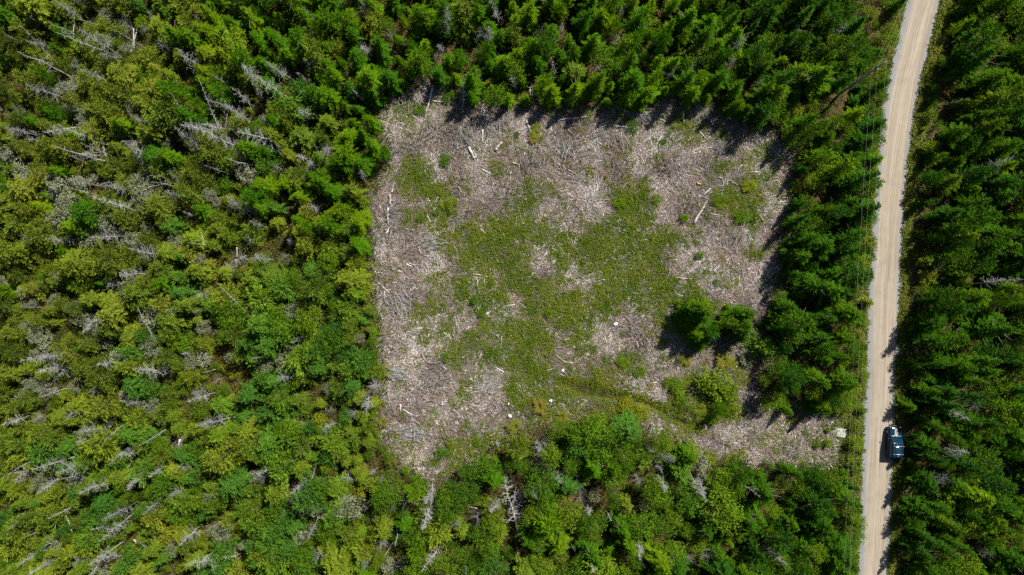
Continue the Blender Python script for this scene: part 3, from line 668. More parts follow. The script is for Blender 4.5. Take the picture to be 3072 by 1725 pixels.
# standing dead trees traced from the photograph: inner end (foot) and outer end (top) in zoom pixels, per quarter view
def zp(q, x, y): return {'1': (0, 0), '4': (0, 575), '7': (0, 1150), '2': (1024, 0), '3': (2048, 0), '8': (1024, 1150), '9': (2048, 1150), '6': (2048, 575)}[q][0] + x / 2.515, {'1': (0, 0), '4': (0, 575), '7': (0, 1150), '2': (1024, 0), '3': (2048, 0), '8': (1024, 1150), '9': (2048, 1150), '6': (2048, 575)}[q][1] + y / 2.515
SN = """1 1920 800 1740 650 f;1 2150 720 1920 560 f;1 1950 600 1830 490 f;1 1730 640 1590 565 s;1 1490 500 1340 370 f;1 1860 890 1700 780 f;1 1740 1090 1460 950 f;1 1500 1100 1320 960 f;1 1140 940 990 870 f;1 1120 1190 930 1060 f;1 1780 1000 1660 870 s
1 1650 980 1480 580 s;1 1440 950 1300 690 s;1 1080 350 820 190 s;1 820 360 600 220 f;1 740 370 400 240 s;1 400 440 140 190 s;1 460 550 130 380 s;1 830 610 600 520 f;1 710 1050 500 970 f;1 720 1190 400 1090 s;1 440 720 200 640 f;1 520 720 440 590 f;1 1770 260 1650 190 b
1 2160 1320 2000 1200 b;1 970 1440 730 1380 f;1 1300 1400 1150 1370 s;1 2350 490 2280 400 b;1 1230 350 1150 280 b;1 2000 890 1930 860 f;1 1860 1240 1720 1190 s;1 2090 1075 1790 990 f;1 1840 1170 1700 1020 f;1 2310 610 2240 540 f;1 2450 1230 2370 1090 s;1 180 330 30 240 s;1 300 330 190 310 f;1 600 500 480 460 b;1 200 1000 40 960 f;1 500 970 330 1000 f
4 1030 140 680 40 f;4 580 390 350 350 f;4 950 330 670 340 f;4 1200 480 980 430 f;4 1100 620 900 630 f;4 250 875 130 872 s;4 260 1010 50 990 b;4 740 960 620 1060 f;4 680 1110 590 1180 f;4 510 1240 280 1250 f;4 520 1330 300 1360 b;4 1230 1350 1020 1335 f;4 1410 1240 1330 1215 f;4 2270 940 2130 930 b;4 2460 130 2240 90 b;4 2030 520 1900 500 f;4 1840 900 1620 690 s;4 1170 1220 1030 850 s;4 1480 790 1510 770 b;4 1420 130 1340 170 f;4 1390 10 1300 20 f;4 2350 1310 2330 1190 f;4 1900 140 1830 100 b;4 860 700 770 680 b;4 500 900 640 770 s;4 440 620 370 640 b
7 1580 90 1420 140 f;7 1690 270 1480 320 f;7 570 230 460 240 b;7 830 740 600 830 f;7 800 1080 680 1110 f;7 1640 840 1500 880 b;7 2000 760 1890 710 b;7 1480 1110 1360 1220 f;7 1720 1300 1390 1370 f;7 2500 330 2400 400 b;7 2440 1390 2340 1250 b;7 400 1330 210 1440 f;7 700 530 630 680 s;7 520 950 370 1020 s;7 1220 370 1040 480 s;7 220 600 0 720 s;7 420 1180 330 1240 b;7 610 1330 540 1360 b;7 1110 1310 1010 1180 s;7 1340 820 1270 870 b;7 1590 1100 1540 1120 b;7 1480 1390 1700 1330 f;7 640 710 460 600 f;7 600 690 370 730 s;7 1710 460 1650 490 f;7 1400 640 1340 650 b
2 400 260 340 200 b;2 500 330 430 285 s;2 1620 560 1580 440 s;2 1660 540 1560 590 s;2 2090 330 2070 260 b;2 340 580 290 500 f;2 200 350 110 330 b;2 150 740 80 650 s;2 1695 200 1650 150 f;2 2130 80 2100 40 b;2 2530 530 2470 540 b;2 190 20 120 10 b
3 860 290 870 180 f;3 1130 260 1260 180 f;3 630 470 660 440 s;3 610 640 620 540 f;3 390 440 400 420 f;3 2480 700 2570 660 s
6 2240 690 2560 660 f;6 2360 1080 2440 990 b;6 2480 1190 2560 1150 b
8 970 970 930 870 f;8 1030 980 1020 1060 b;8 1480 480 1590 440 b;8 1780 770 1790 790 b;8 1800 880 1820 920 b;8 2230 770 2270 740 b;8 470 1180 465 820 s;8 300 1170 290 1290 b;8 210 990 160 920 s;8 2240 1200 2260 1330 f;8 2270 1350 2300 1440 f;8 480 1340 420 1420 b;8 560 1030 590 1080 b;8 1900 1290 1890 1430 f;8 400 920 340 990 b;8 130 1400 210 1360 b;8 830 1050 870 1100 b;8 60 260 80 240 b
9 80 860 150 930 f;9 630 1240 800 1380 f;9 2420 1260 2570 1430 s;9 2470 1290 2570 1350 s;9 50 1310 60 1350 b;9 170 1280 190 1330 b;9 2330 1300 2350 1310 b""".replace('\n', ';').split(';')
snags = []
for e in SN:
    q, x0, y0, x1, y1, ty = e.split(); b = zp(q, float(x0), float(y0)); t_ = zp(q, float(x1), float(y1))
    z1 = 2.3                                   # the lower end that shows is where the trunk leaves the canopy
    bo = np.array([b[0] - CX, b[1] - CY]); to = np.array([t_[0] - CX, t_[1] - CY]); r_in = np.linalg.norm(bo); r_out = (to @ bo) / max(r_in, 1)
    z2 = float(np.clip(CAM_H - (CAM_H - z1) * r_in / max(r_out, 1), z1 + 1.4, 9.0))
    p_in = at(b[0], b[1], z1); top = at(t_[0], t_[1], z2); base = p_in - (top - p_in) * (z1 / (z2 - z1))
    if np.linalg.norm((top - base)[:2]) > 1.6 * z2: base = p_in * [1, 1, 0] - (top - p_in) * [.2, .2, 0]
    if ty == 'b' or np.linalg.norm(to - bo) / PPM < 2.0:
        h = rng.uniform(3.6, 4.6); top = at((b[0] + t_[0]) / 2, (b[1] + t_[1]) / 2, h); base = top * np.array([1, 1, 0]) + np.array([rng.normal(0, .3), rng.normal(0, .3), 0])
    snags.append((ty, base, top)); try_place(base[0], base[1], .7)
snags.append(('b', at(2194, 1345), at(2184, 1284, 3.0)))
n_traced = len(snags)

# open spots round the big fallen treetop below the clearing and the large tangle at lower left
for px_, py_, rd in ((1512, 1430, 3.0), (1525, 1480, 3.4), (1540, 1530, 3.2), (1552, 1580, 2.4), (1566, 1625, 2.0), (905, 1500, 3.2), (950, 1490, 2.6), (880, 1520, 2.2)):
    q_ = at(px_, py_); try_place(q_[0], q_[1], rd)
# scattered living trees
cand = np.stack([rng.uniform(-80, 80, 42000), rng.uniform(-44, 52, 42000)], 1)
for x, y in cand:
    px, py = to_px(x, y, 3.0)
    if px < -60 or px > 3240 or py < -230 or py > 1790: continue
    zc = zone_at(px, py)
    if zc == '.':
        zc = 'D' if px > 1900 else 'm' if py > 1000 else 'g' if px < 1400 else 'G'
    mx = MIX[zc]; pr = np.array([k[1] for k in mx['k']]); ki = rng.choice(len(pr), p=pr / pr.sum()); kind, _, h0, h1 = mx['k'][ki]
    pat = vnoise(x, y, 8.0, 2) * .65 + vnoise(x, y, 3.5, 6) * .35          # stands of bigger trees, scrub and gaps
    if zc in 'oybg':
        if kind in ('leaf_yellow', 'shrub_green') and pat > .55: continue
        if kind in ('fir_blue', 'spruce_bright', 'leaf_green') and pat < .36: continue
        if pat < .26 and rng.random() < .4: continue
        if kind == 'snag' and vnoise(x, y, 7.0, 5) < .48: continue
    h = h0 + (h1 - h0) * rng.beta(1.4, 1.7) * (1.18 if rng.random() < .12 else 1.0) if rng.random() > .16 else h0 * rng.uniform(.55, .95)
    Rc = {'spruce_deep': .24, 'spruce_bright': .25, 'fir_olive': .34, 'fir_moss': .34, 'fir_blue': .34, 'leaf_green': .29, 'leaf_yellow': .47, 'shrub_green': .47, 'lichen': .33, 'snag': .12}[kind] * h * rng.uniform(.72, 1.32)
    if zc == 'D' and kind in ('leaf_green', 'spruce_bright') and road_r(py) - 30 < px < road_r(py) + 150 and py > 480: kind = 'spruce_deep'; h = rng.uniform(6.5, 9.0); Rc = .24 * h
    if zc in 'oybg' and kind != 'snag': f_ = float(np.clip(.86 + 1.0 * (pat - .3), .8, 1.4)); h *= f_; Rc *= f_
    if covers_open(x, y, h, Rc):
        if rng.random() < .5: continue
        kind = ('shrub_green', 'leaf_green', 'fir_olive', 'leaf_yellow')[int(rng.choice(4, p=[.45, .25, .2, .1]))]; h = rng.uniform(1.3, 3.2); Rc = (.36 if kind == 'fir_olive' else .45) * h
        if px < 2250 and py < 1300 or (px > road_r(py) - 20 and py > 480 and px < road_r(py) + 75) or covers_open(x, y, h, Rc): continue
    if not try_place(x, y, mx['sp'] * (.50 + .26 * Rc) if kind != 'snag' else 1.1): continue
    if kind == 'snag':
        if road_l(py) - 260 < px < road_r(py) + 60: continue
        ty = 'fffsb'[rng.integers(0, 5)]; hh = h * (.75 if ty == 'b' else 1.2)
        snags.append((ty, np.array([x, y, 0]), np.array([x + rng.normal(0, .12) * hh, y + rng.normal(0, .12) * hh, hh])))
    else: placed.append((kind, x, y, h, Rc))

NAMES = {'spruce_deep': ('spruce_tree', 'tree', 'dark green spruce tree'), 'spruce_bright': ('spruce_tree', 'tree', 'bright green spruce tree'), 'fir_olive': ('fir_tree', 'tree', 'olive green bushy fir'), 'fir_moss': ('fir_tree', 'tree', 'dull mossy green fir'), 'fir_blue': ('fir_tree', 'tree', 'cool green layered fir'),
         'leaf_green': ('broadleaf_tree', 'tree', 'green leafy tree'), 'leaf_yellow': ('shrub', 'shrub', 'yellowish leafy shrub'), 'shrub_green': ('shrub', 'shrub', 'green leafy shrub'), 'lichen': ('lichen_tree', 'tree', 'pale grey green lichen-covered tree')}
def in_frame(x, y, z):
    px, py = to_px(x, y, z); return -15 < px < 3087 and -15 < py < 1740
by_name = {}
for it in placed: by_name.setdefault(NAMES[it[0]][0], []).append(it)
rest = []
protos_used = {}
n_ind = 0
for name, items in by_name.items():
    items.sort(key=lambda it: -(it[3] * it[4]) if in_frame(it[1], it[2], it[3] * .6) else 1e9)
    take = [it for it in items if in_frame(it[1], it[2], it[3] * .6)][:300]
    hs = set(id(t) for t in take); rest += [it for it in items if id(it) not in hs]
    for it in take:
        kind, x, y, h, Rc = it; pl = PROTO[kind]; pi = int(rng.integers(len(pl))); trm, crm, H, R = pl[pi]
        o = empty(name, (x, y, 0)); sz = h / H; sr = Rc / R
        k_ = rng.uniform(.82, 1.2); o.rotation_euler = (rng.normal(0, .09), rng.normal(0, .09), rng.uniform(0, 6.283)); o.scale = (sr * k_, sr / k_, sz)
        px, py = to_px(x, y, h * .6); size = 'tall' if h > 8.2 else 'low' if h < 3.2 else 'mid-sized'
        lab = '%s %s %s' % (size, NAMES[kind][2], area(px, py))
        tag(o, lab, NAMES[kind][1], lab.replace(' tree', ' trees', 1).replace(' shrub', ' shrubs', 1)); shared(o, lab, px)
        a = bpy.data.objects.new('trunk', trm); COL.objects.link(a); a.parent = o
        c = bpy.data.objects.new('crown', crm); COL.objects.link(c); c.parent = o
        protos_used.setdefault((kind, pi), c); n_ind += 1
print('individual living trees', n_ind, 'rest', len(rest), {k: len(v) for k, v in by_name.items()}, 'snags', len(snags), 'traced', n_traced)

# the remaining trees of the woods (past 300 of a kind, and the woods just outside the picture that shade it): one mass
if rest:
    keys = list(protos_used.keys())
    V = []; ROT = []; SCL = []; IDX = []
    for kind, x, y, h, Rc in rest:
        opts = [i for i, k in enumerate(keys) if k[0] == kind]
        if not opts: continue
        i = opts[int(rng.integers(len(opts)))]; _, _, H, R = PROTO[kind][keys[i][1]]
        V.append((x, y, 0)); ROT.append((rng.normal(0, .05), rng.normal(0, .05), rng.uniform(0, 6.283))); SCL.append((Rc / R, Rc / R, h / H)); IDX.append(i)
    me = bpy.data.meshes.new('woods'); me.from_pydata(V, [], [])
    a = me.attributes.new('rot', 'FLOAT_VECTOR', 'POINT'); a.data.foreach_set('vector', np.array(ROT, np.float32).ravel())
    a = me.attributes.new('scl', 'FLOAT_VECTOR', 'POINT'); a.data.foreach_set('vector', np.array(SCL, np.float32).ravel())
    a = me.attributes.new('idx', 'INT', 'POINT'); a.data.foreach_set('value', np.array(IDX, np.int32))
    wo = link('woods', me); tag(wo, 'dense mass of further evergreen and leafy trees', 'woods', kind='stuff')
    ng = bpy.data.node_groups.new('woods', 'GeometryNodeTree'); ng.interface.new_socket('Geometry', in_out='INPUT', socket_type='NodeSocketGeometry'); ng.interface.new_socket('Geometry', in_out='OUTPUT', socket_type='NodeSocketGeometry')
    N_ = ng.nodes; gi = N_.new('NodeGroupInput'); go = N_.new('NodeGroupOutput')
    g2i = N_.new('GeometryNodeGeometryToInstance')
    for k in reversed(keys):
        oi = N_.new('GeometryNodeObjectInfo'); oi.transform_space = 'ORIGINAL'; oi.inputs[0].default_value = protos_used[k]; oi.inputs['As Instance'].default_value = True
        ng.links.new(oi.outputs['Geometry'], g2i.inputs[0])
    iop = N_.new('GeometryNodeInstanceOnPoints'); iop.inputs['Pick Instance'].default_value = True
    # one Geometry-to-Instance per prototype, joined, so that each is one pickable instance
    N_.remove(g2i); jn = N_.new('GeometryNodeJoinGeometry')
    for x_ in [n for n in N_ if n.bl_idname == 'GeometryNodeObjectInfo']: ng.links.new(x_.outputs['Geometry'], jn.inputs[0])
    ng.links.new(gi.outputs[0], iop.inputs['Points']); ng.links.new(jn.outputs[0], iop.inputs['Instance'])
    for nm, ty, sk in (('rot', 'FLOAT_VECTOR', 'Rotation'), ('scl', 'FLOAT_VECTOR', 'Scale'), ('idx', 'INT', 'Instance Index')):
        na = N_.new('GeometryNodeInputNamedAttribute'); na.data_type = ty; na.inputs[0].default_value = nm
        ng.links.new(na.outputs[0], iop.inputs[sk])
    ng.links.new(iop.outputs[0], go.inputs[0])
    md = wo.modifiers.new('woods', 'NODES'); md.node_group = ng

# dead trees
def place_snag(ty, base, top, i):
    L_ = SNAG[{'f': 'feather', 's': 'spar', 'b': 'broad'}[ty]]; tr, br = L_[int(rng.integers(len(L_)))]
    v = Vector(top - base); ln = v.length
    o = empty('dead_tree', tuple(base)); q = v.to_track_quat('Z', 'Y') @ Quaternion((0, 0, 1), rng.uniform(0, 6.28)); o.rotation_mode = 'QUATERNION'; o.rotation_quaternion = q
    w = {'f': 1.0, 's': 1.0, 'b': .7}[ty] * rng.uniform(.7, 1.05); o.scale = (ln * w, ln * w, ln)
    px, py = to_px(*(base * .4 + top * .6))
    lean = math.hypot(v.x, v.y) / ln
    lab = '%s dead tree %s' % ({'f': 'grey feathery', 's': 'thin bare pole-like', 'b': 'grey twiggy spreading'}[ty] if lean < .6 else {'f': 'leaning grey feathery', 's': 'leaning thin bare', 'b': 'leaning grey twiggy'}[ty], area(px, py))
    tag(o, lab, 'dead tree', lab.replace('dead tree', 'dead trees')); shared(o, lab, px)
    for nm, m in (('trunk', tr), ('crown', br)):
        c = bpy.data.objects.new(nm, m); COL.objects.link(c); c.parent = o
snags = [s_ for s_ in snags if in_frame(*s_[2])][:300]
snags = snags[:299]
for i, (ty, b, t_) in enumerate(snags): place_snag(ty, b, t_, i)
place_snag('f', at(1568, 1630, .6), at(1510, 1418, 2.6), 0); big = [o for o in COL.objects if o.name.startswith('dead_tree')][-1]
big = max((o for o in COL.objects if o.name.startswith('dead_tree')), key=lambda o: o.scale[2] * (abs(o.location.z - .6) < 1e-4)); big.scale = (12.0, 12.0, big.scale[2])
for L_ in LABELLED.values(): L_[:] = [t for t in L_ if t[1] != big]
big['label'] = 'largest silvery fallen conifer with fanned bare branches, just below the clearing'; big['group'] = 'fallen dead conifer'

# ------------------------------------------------------------------ fallen logs traced in the clearing, one dark ridge and one painted stump shadow
LOGS = """A 430 15 375 250 .34 p;A 375 250 330 410 .14 g;A 260 105 415 8 .22 p;A 435 130 505 140 .26 p;A 365 95 440 108 .2 g;A 60 130 72 165 .2 p;A 74 168 66 222 .2 p;A 640 320 645 385 .15 g;A 725 305 775 275 .2 p;A 805 345 799 432 .3 p;A 830 240 836 380 .3 g;A 805 170 850 280 .22 g;A 1130 270 1166 402 .36 p;A 1160 20 1195 210 .2 g;A 1390 275 1585 250 .28 g;A 900 500 952 440 .4 p;A 415 520 415 640 .15 g;A 400 705 415 640 .1 g;A 700 480 742 572 .4 p;A 800 645 876 685 .25 p;A 1030 595 1082 612 .26 p;A 105 835 105 912 .42 p;A 90 925 85 1070 .36 p;A 78 1132 100 1080 .3 p;A 20 910 75 955 .1 g;A 720 450 790 510 .16 g;A 955 345 1045 330 .12 g;A 1570 495 1636 440 .15 g;A 1450 645 1510 680 .15 p;A 260 430 275 480 .12 g;A 290 390 280 470 .14 g;A 330 490 350 530 .16 g;A 770 1055 830 1110 .1 p;A 230 1355 270 1375 .2 p;A 385 1365 400 1430 .14 g;A 355 1290 440 1305 .16 g;A 320 1225 335 1270 .16 p;A 1300 810 1340 885 .12 d;A 745 430 770 360 .13 g;A 1190 118 1232 126 .2 p;A 60 265 120 298 .14 d;A 80 280 95 345 .12 g;A 505 470 540 436 .1 g
B 0 320 80 320 .3 p;B 40 370 42 490 .25 p;B 25 250 45 310 .3 g;B 175 130 215 215 .25 g;B 135 205 137 250 .16 p;B 145 235 260 345 .16 d;B 505 200 507 290 .3 p;B 485 55 585 145 .2 p;B 490 40 610 110 .16 g;B 545 265 585 180 .15 g;B 625 355 690 430 .2 g;B 285 380 320 330 .12 p;B 1000 662 1075 665 .2 p;B 1095 600 1150 628 .15 g;B 585 1055 660 920 .4 p;B 665 830 715 785 .25 p;B 660 920 685 880 .2 g;B 1245 855 1305 855 .26 g;B 1165 868 1240 868 .16 g;B 1215 890 1280 882 .2 p;B 1225 650 1325 755 .13 g;B 310 760 390 710 .11 g;B 430 740 520 745 .11 g;B 510 665 570 660 .12 g;B 870 445 890 500 .16 p;B 775 705 800 710 .25 p;B 550 850 555 770 .1 g;B 560 820 600 750 .3 d;B 610 745 640 755 .36 r;B 990 1400 1025 1380 .25 p;B 440 310 455 390 .12 g;B 690 1000 850 1075 .2 d;B 1150 895 1190 912 .12 d;B 60 600 90 560 .14 p;B 230 210 270 300 .12 g
C 40 70 100 125 .16 p;C 65 110 62 180 .15 g;C 62 180 105 225 .12 g;C 320 650 360 640 .16 p;C 100 525 160 548 .13 p;C 145 780 190 700 .15 p;C 70 845 115 950 .16 p;C 182 965 180 1010 .2 p;C 205 1005 285 1045 .2 p;C 240 1052 370 1050 .12 g;C 655 835 705 875 .16 p;C 575 935 700 908 .1 g;C 705 980 750 1020 .16 p;C 160 1370 280 1390 .16 g;C 440 1090 430 1130 .1 p;C 150 1240 250 1170 .11 g;C 180 860 250 850 .11 p;C 980 720 1000 780 .12 p;C 580 1350 590 1300 .1 g;C 600 460 650 465 .1 p;C 150 470 230 540 .14 d
D 460 140 515 155 .26 p;D 1030 1205 1110 1160 .22 p;D 990 1225 1040 1195 .15 p;D 1255 1280 1330 1295 .2 p;D 1390 1290 1395 1335 .2 p;D 1330 1260 1460 1340 .13 g;D 895 1350 970 1405 .14 d;D 1310 1405 1360 1350 .14 d;D 1360 1350 1410 1405 .14 d;D 390 1010 420 1070 .15 p;D 210 1005 250 990 .16 p;D 520 750 580 725 .1 p;D 520 1060 600 1090 .12 g;D 60 290 220 470 .24 d;D 830 1350 832 1290 .14 p;D 1610 1090 1650 1120 .12 g;D 1100 1040 1140 1060 .1 d;D 440 1160 480 1130 .1 g""".replace('\n', ';').split(';')  # thickest dark log in B paints a stump's shadow, in D a ridge
QO = {'A': (1128, 252), 'B': (1848, 252), 'C': (1128, 828), 'D': (1848, 828)}
WOOD = {'p': ('log_pale', 'pale barkless'), 'g': ('log_grey', 'grey weathered'), 'd': ('log_dark', 'dark'), 'r': ('log_rust', 'rust brown')}
def clearing_words(px, py):
    v = 'upper' if py < 520 else 'middle' if py < 900 else 'lower'
    h_ = 'left' if px < 1400 else 'left-of-centre' if px < 1680 else 'right-of-centre' if px < 2000 else 'right'
    return v, h_
def direction(dx, dy):
    a = math.degrees(math.atan2(-dy, dx)) % 180
    return 'lying crosswise' if a < 22 or a > 158 else 'lying lengthwise' if 68 < a < 112 else 'slanting right' if a < 90 else 'slanting left'
def log_thing(P, rad, mat, label, name='log'):
    rr = np.random.default_rng(int(abs(P[0][0]) * 1000 + abs(P[0][1]) * 77)); mb = MB()
    n = 7 if len(P) == 2 else len(P) * 3
    t = np.linspace(0, 1, n); K = np.array(P, float); k = np.linspace(0, 1, len(K)); Pt = np.stack([np.interp(t, k, K[:, i]) for i in range(3)], 1)
    ln = np.linalg.norm(K[-1] - K[0]); Pt[:, :2] += np.cumsum(rr.normal(0, .020 * ln, (n, 2)), 0) * .6; Pt[:, 2] += rad * .8
    tube(mb, Pt - Pt[0], rad * (1 - .55 * t) * rr.uniform(.88, 1.12, n), 7, .5 + rr.normal(0, .2))
    o = link(name, mb.mesh(name), mat); o.location = tuple(Pt[0]); tag(o, label, 'log', 'fallen logs'); shared(o, label, Pt[:, 0].mean())
    nb = int(min(6, ln * 1.2)); m2 = MB()
    for i in range(nb):
        f = rr.uniform(.15, .9); b = Pt[0] * (1 - f) + Pt[-1] * f - Pt[0]; d = np.array([rr.normal(), rr.normal(), abs(rr.normal()) * .6 + .1]); d /= np.linalg.norm(d)
        m2 = MB(); tube(m2, [b, b + d * rr.uniform(.2, .55)], [rad * .25, rad * .1], 4, .5); link('branch_stub', m2.mesh('branch_stub'), mat, o)
for e in LOGS:
    q, x0, y0, x1, y1, w, c = e.split(); ox, oy = QO[q]; a = (ox + float(x0) / 2.511, oy + float(y0) / 2.511); b = (ox + float(x1) / 2.511, oy + float(y1) / 2.511)
    pa = at(*a); pb = at(*b); pa[2] = height(pa[:1], pa[1:2])[0]; pb[2] = height(pb[:1], pb[1:2])[0] + rng.uniform(0, .15)
    v, h_ = clearing_words((a[0] + b[0]) / 2, (a[1] + b[1]) / 2); ln = np.linalg.norm(pa - pb); sz = 'long' if ln > 3.2 else 'short' if ln < 1.5 else 'medium'
    thick = 'thick' if float(w) > .25 else 'slim'
    log_thing([pa, pb], float(w) * .5, M[WOOD[c][0]], '%s %s %s log %s, %s %s clearing' % (sz, thick, WOOD[c][1], direction(b[0] - a[0], b[1] - a[1]), v, h_))
cv = [at(1128 + x / 2.511, 828 + y / 2.511, .12) for x, y in ((350, 585), (355, 620), (395, 655), (440, 660), (495, 655))]
log_thing(cv, .07, M['log_grey'], 'bow-shaped curved grey branch in the lower left of the clearing')
# pale fallen trunks in the woods on the left
WL = """1 1045 185 985 430 .22 p;1 1010 215 1020 400 .16 p;1 780 455 655 640 .16 p;1 770 1060 800 1190 .16 p;1 2420 170 2390 300 .18 g;4 810 630 705 715 .16 p;4 1050 780 1052 850 .14 p;4 1790 420 1790 500 .2 p;4 1780 510 1785 570 .18 p;4 1350 640 1335 750 .16 p;4 1470 495 1475 530 .16 p;4 1375 930 1370 990 .14 p;4 1040 1110 1050 1230 .14 p;4 2220 1080 2222 1180 .14 p;7 1360 420 1345 510 .26 p;7 235 1045 230 1120 .24 g;7 2085 262 2190 295 .24 p;7 1010 1175 1110 1310 .26 g;7 1400 1385 1700 1300 .3 g;7 1600 40 1580 95 .26 r;2 320 770 330 860 .24 p;2 1430 620 1450 800 .2 p;8 195 450 135 610 .14 g;8 160 930 210 990 .3 p;8 860 500 845 550 .12 g;8 340 50 380 150 .16 g;8 450 160 445 210 .2 p""".split(';')
for e in WL:
    q, x0, y0, x1, y1, w, c = e.split(); a = zp(q, float(x0), float(y0)); b = zp(q, float(x1), float(y1)); pa = at(*a, .9 if q in '147' else .1); pb = at(*b, .3 if q in '147' else .1)
    log_thing([pa, pb], float(w) * .5, M[WOOD[c][0]], '%s fallen trunk %s %s' % (WOOD[c][1], direction(b[0] - a[0], b[1] - a[1]), area(*((np.array(a) + b) / 2))))

nf = 0
for x_, y_ in cand[::-1]:
    px, py = to_px(x_, y_, 1.0)
    if not (20 < px < 3050 and 20 < py < 1700) or nf >= 48: continue
    zc = zone_at(px, py)
    if zc not in 'oybgm' or rng.random() > (.9 if zc in 'oyb' else .45) or sd_at(SD_CLEAR, px, py) < 25: continue
    ln = rng.uniform(1.6, 4.5); a_ = rng.uniform(0, 3.14); z0 = rng.uniform(.6, 2.6); z1 = rng.uniform(.4, 2.2); c = rng.choice(list('gggd'))
    pa = np.array([x_, y_, z0]); pb = np.array([x_ + math.cos(a_) * ln, y_ + math.sin(a_) * ln, z1])
    if sd_at(SD_CLEAR, *to_px(*pb)) < 20 or to_px(*pb)[0] > 2250: continue
    log_thing([pa, pb], rng.uniform(.04, .085), M[WOOD[c][0]], '%s fallen trunk %s %s' % (WOOD[c][1], direction(math.cos(a_), -math.sin(a_)), area(px, py)), 'fallen_trunk'); nf += 1
# heaps of dead branches
def brush(px, py, rx, ry, n, label, ang=None, z=.3):
    c = at(px, py, z); A = []; B = []; ra = []; rb = []
    for i in range(n):
        a = rng.uniform(0, 6.28) if ang is None else ang + rng.normal(0, .5); l = rng.uniform(.5, 1.9); m = np.array([rng.normal(0, rx * .45), rng.normal(0, ry * .45), rng.uniform(0, .7)]); d = np.array([math.cos(a), math.sin(a), rng.normal(.05, .2)])
        k = rng.normal(0, .12, 3); A += [m - d * l / 2, m + k]; B += [m + k, m + d * l / 2]; w = rng.uniform(.018, .05); ra += [w, w * .8]; rb += [w * .8, w * .3]
    mb = MB(); sticks(mb, A, B, np.array(ra), np.array(rb), np.repeat(np.clip(rng.normal(.6, .25, n), 0, 1), 2))
    o = link('brush_pile', mb.mesh('brush_pile'), M['brush'] if rng.random() < .5 else M['dead']); o.location = (c[0], c[1], z * .3); tag(o, label, 'brush pile', 'heaps of dead branches')
BR = [('1', 2400, 230, 2.0, 1.6, 110, 'grey brush heap in the top woods left of the clearing'), ('1', 2250, 1310, 1.6, 1.2, 110, 'brown brush heap left of the clearing, beside a fuzzy grey dead tree'), ('1', 1090, 1290, 1.3, 1, 80, 'brown brush heap beside orange ferns in left woods'),
      ('7', 2290, 900, 2.6, 2.2, 190, 'large tangled grey brush heap in lower left woods'), ('7', 2380, 760, 2.0, 1.2, 100, 'grey brush heap above the large tangled one'), ('4', 1960, 1280, 1.6, 1.6, 120, 'brown brush heap near the left clearing edge, lower part'), ('4', 860, 980, 1.5, 1.1, 90, 'brown brush heap in middle left woods'),
      ('7', 1370, 440, 1.2, 1.2, 80, 'pinkish brush heap in the lower left woods'), ('7', 1690, 1290, 1.6, 1.0, 90, 'grey brush heap near the bottom left'), ('8', 1340, 860, 1.3, 1.6, 90, 'silvery twig heap among the fallen conifer branches below the clearing'), ('8', 1380, 1080, 1.1, 1.0, 70, 'small silvery brush heap under the fallen treetop'),
      ('4', 1740, 590, 1.0, .8, 60, 'brown brush heap between left firs'), ('7', 2240, 320, 1.3, 1.0, 80, 'brown brush heap beside a dark gap, lower left woods'), ('3', 110, 760, 1.1, .8, 60, 'grey brush heap at the top edge of the clearing, right side'), ('1', 60, 1150, 2.2, 1.4, 130, 'pale twig heap at the far left edge')]
k_ = 0
for q, sx, sy, rx, ry in (('A', 300, 130, 2.2, 1.4), ('A', 430, 300, 2.0, 1.2), ('A', 560, 330, 1.6, 1.0), ('A', 690, 400, 2.4, 1.6), ('A', 850, 300, 2.0, 1.3), ('A', 1000, 260, 2.0, 1.0), ('A', 1230, 560, 2.2, 1.3), ('A', 1420, 480, 2.6, 1.6), ('A', 1700, 380, 2.0, 1.4), ('A', 300, 480, 1.8, 1.4), ('A', 130, 960, 1.4, 2.2), ('A', 420, 1200, 2.2, 1.4), ('B', 60, 420, 2.2, 1.5), ('B', 400, 600, 2.6, 1.8), ('B', 200, 250, 1.8, 1.0), ('B', 620, 220, 1.8, 1.2), ('B', 800, 480, 1.6, 1.0), ('B', 900, 1130, 1.6, 1.2), ('C', 180, 200, 1.4, 2.0), ('C', 430, 780, 2.4, 2.0), ('C', 280, 1180, 2.4, 1.8), ('C', 860, 830, 1.8, 1.2), ('C', 160, 720, 1.2, 1.2), ('D', 1050, 1200, 2.0, 1.0), ('D', 1330, 1290, 2.2, 1.0), ('D', 100, 400, 2.0, 1.6)):
    ox, oy = QO[q]; v, h_ = clearing_words(ox + sx / 2.511, oy + sy / 2.511); lab = 'tangle of bleached branches in the %s %s clearing' % (v, h_); LAST = lab
    brush(ox + sx / 2.511, oy + sy / 2.511, rx, ry, 70, lab, z=.12, ang=rng.uniform(0, 3.1)); shared(COL.objects[-1], lab, sx + ox * 2.511); COL.objects[-1]['kind'] = 'stuff'
for q, x, y, rx, ry, n, lab in BR: brush(*zp(q, x, y), rx, ry, n, lab, z=1.0 if q in '147' else .4)

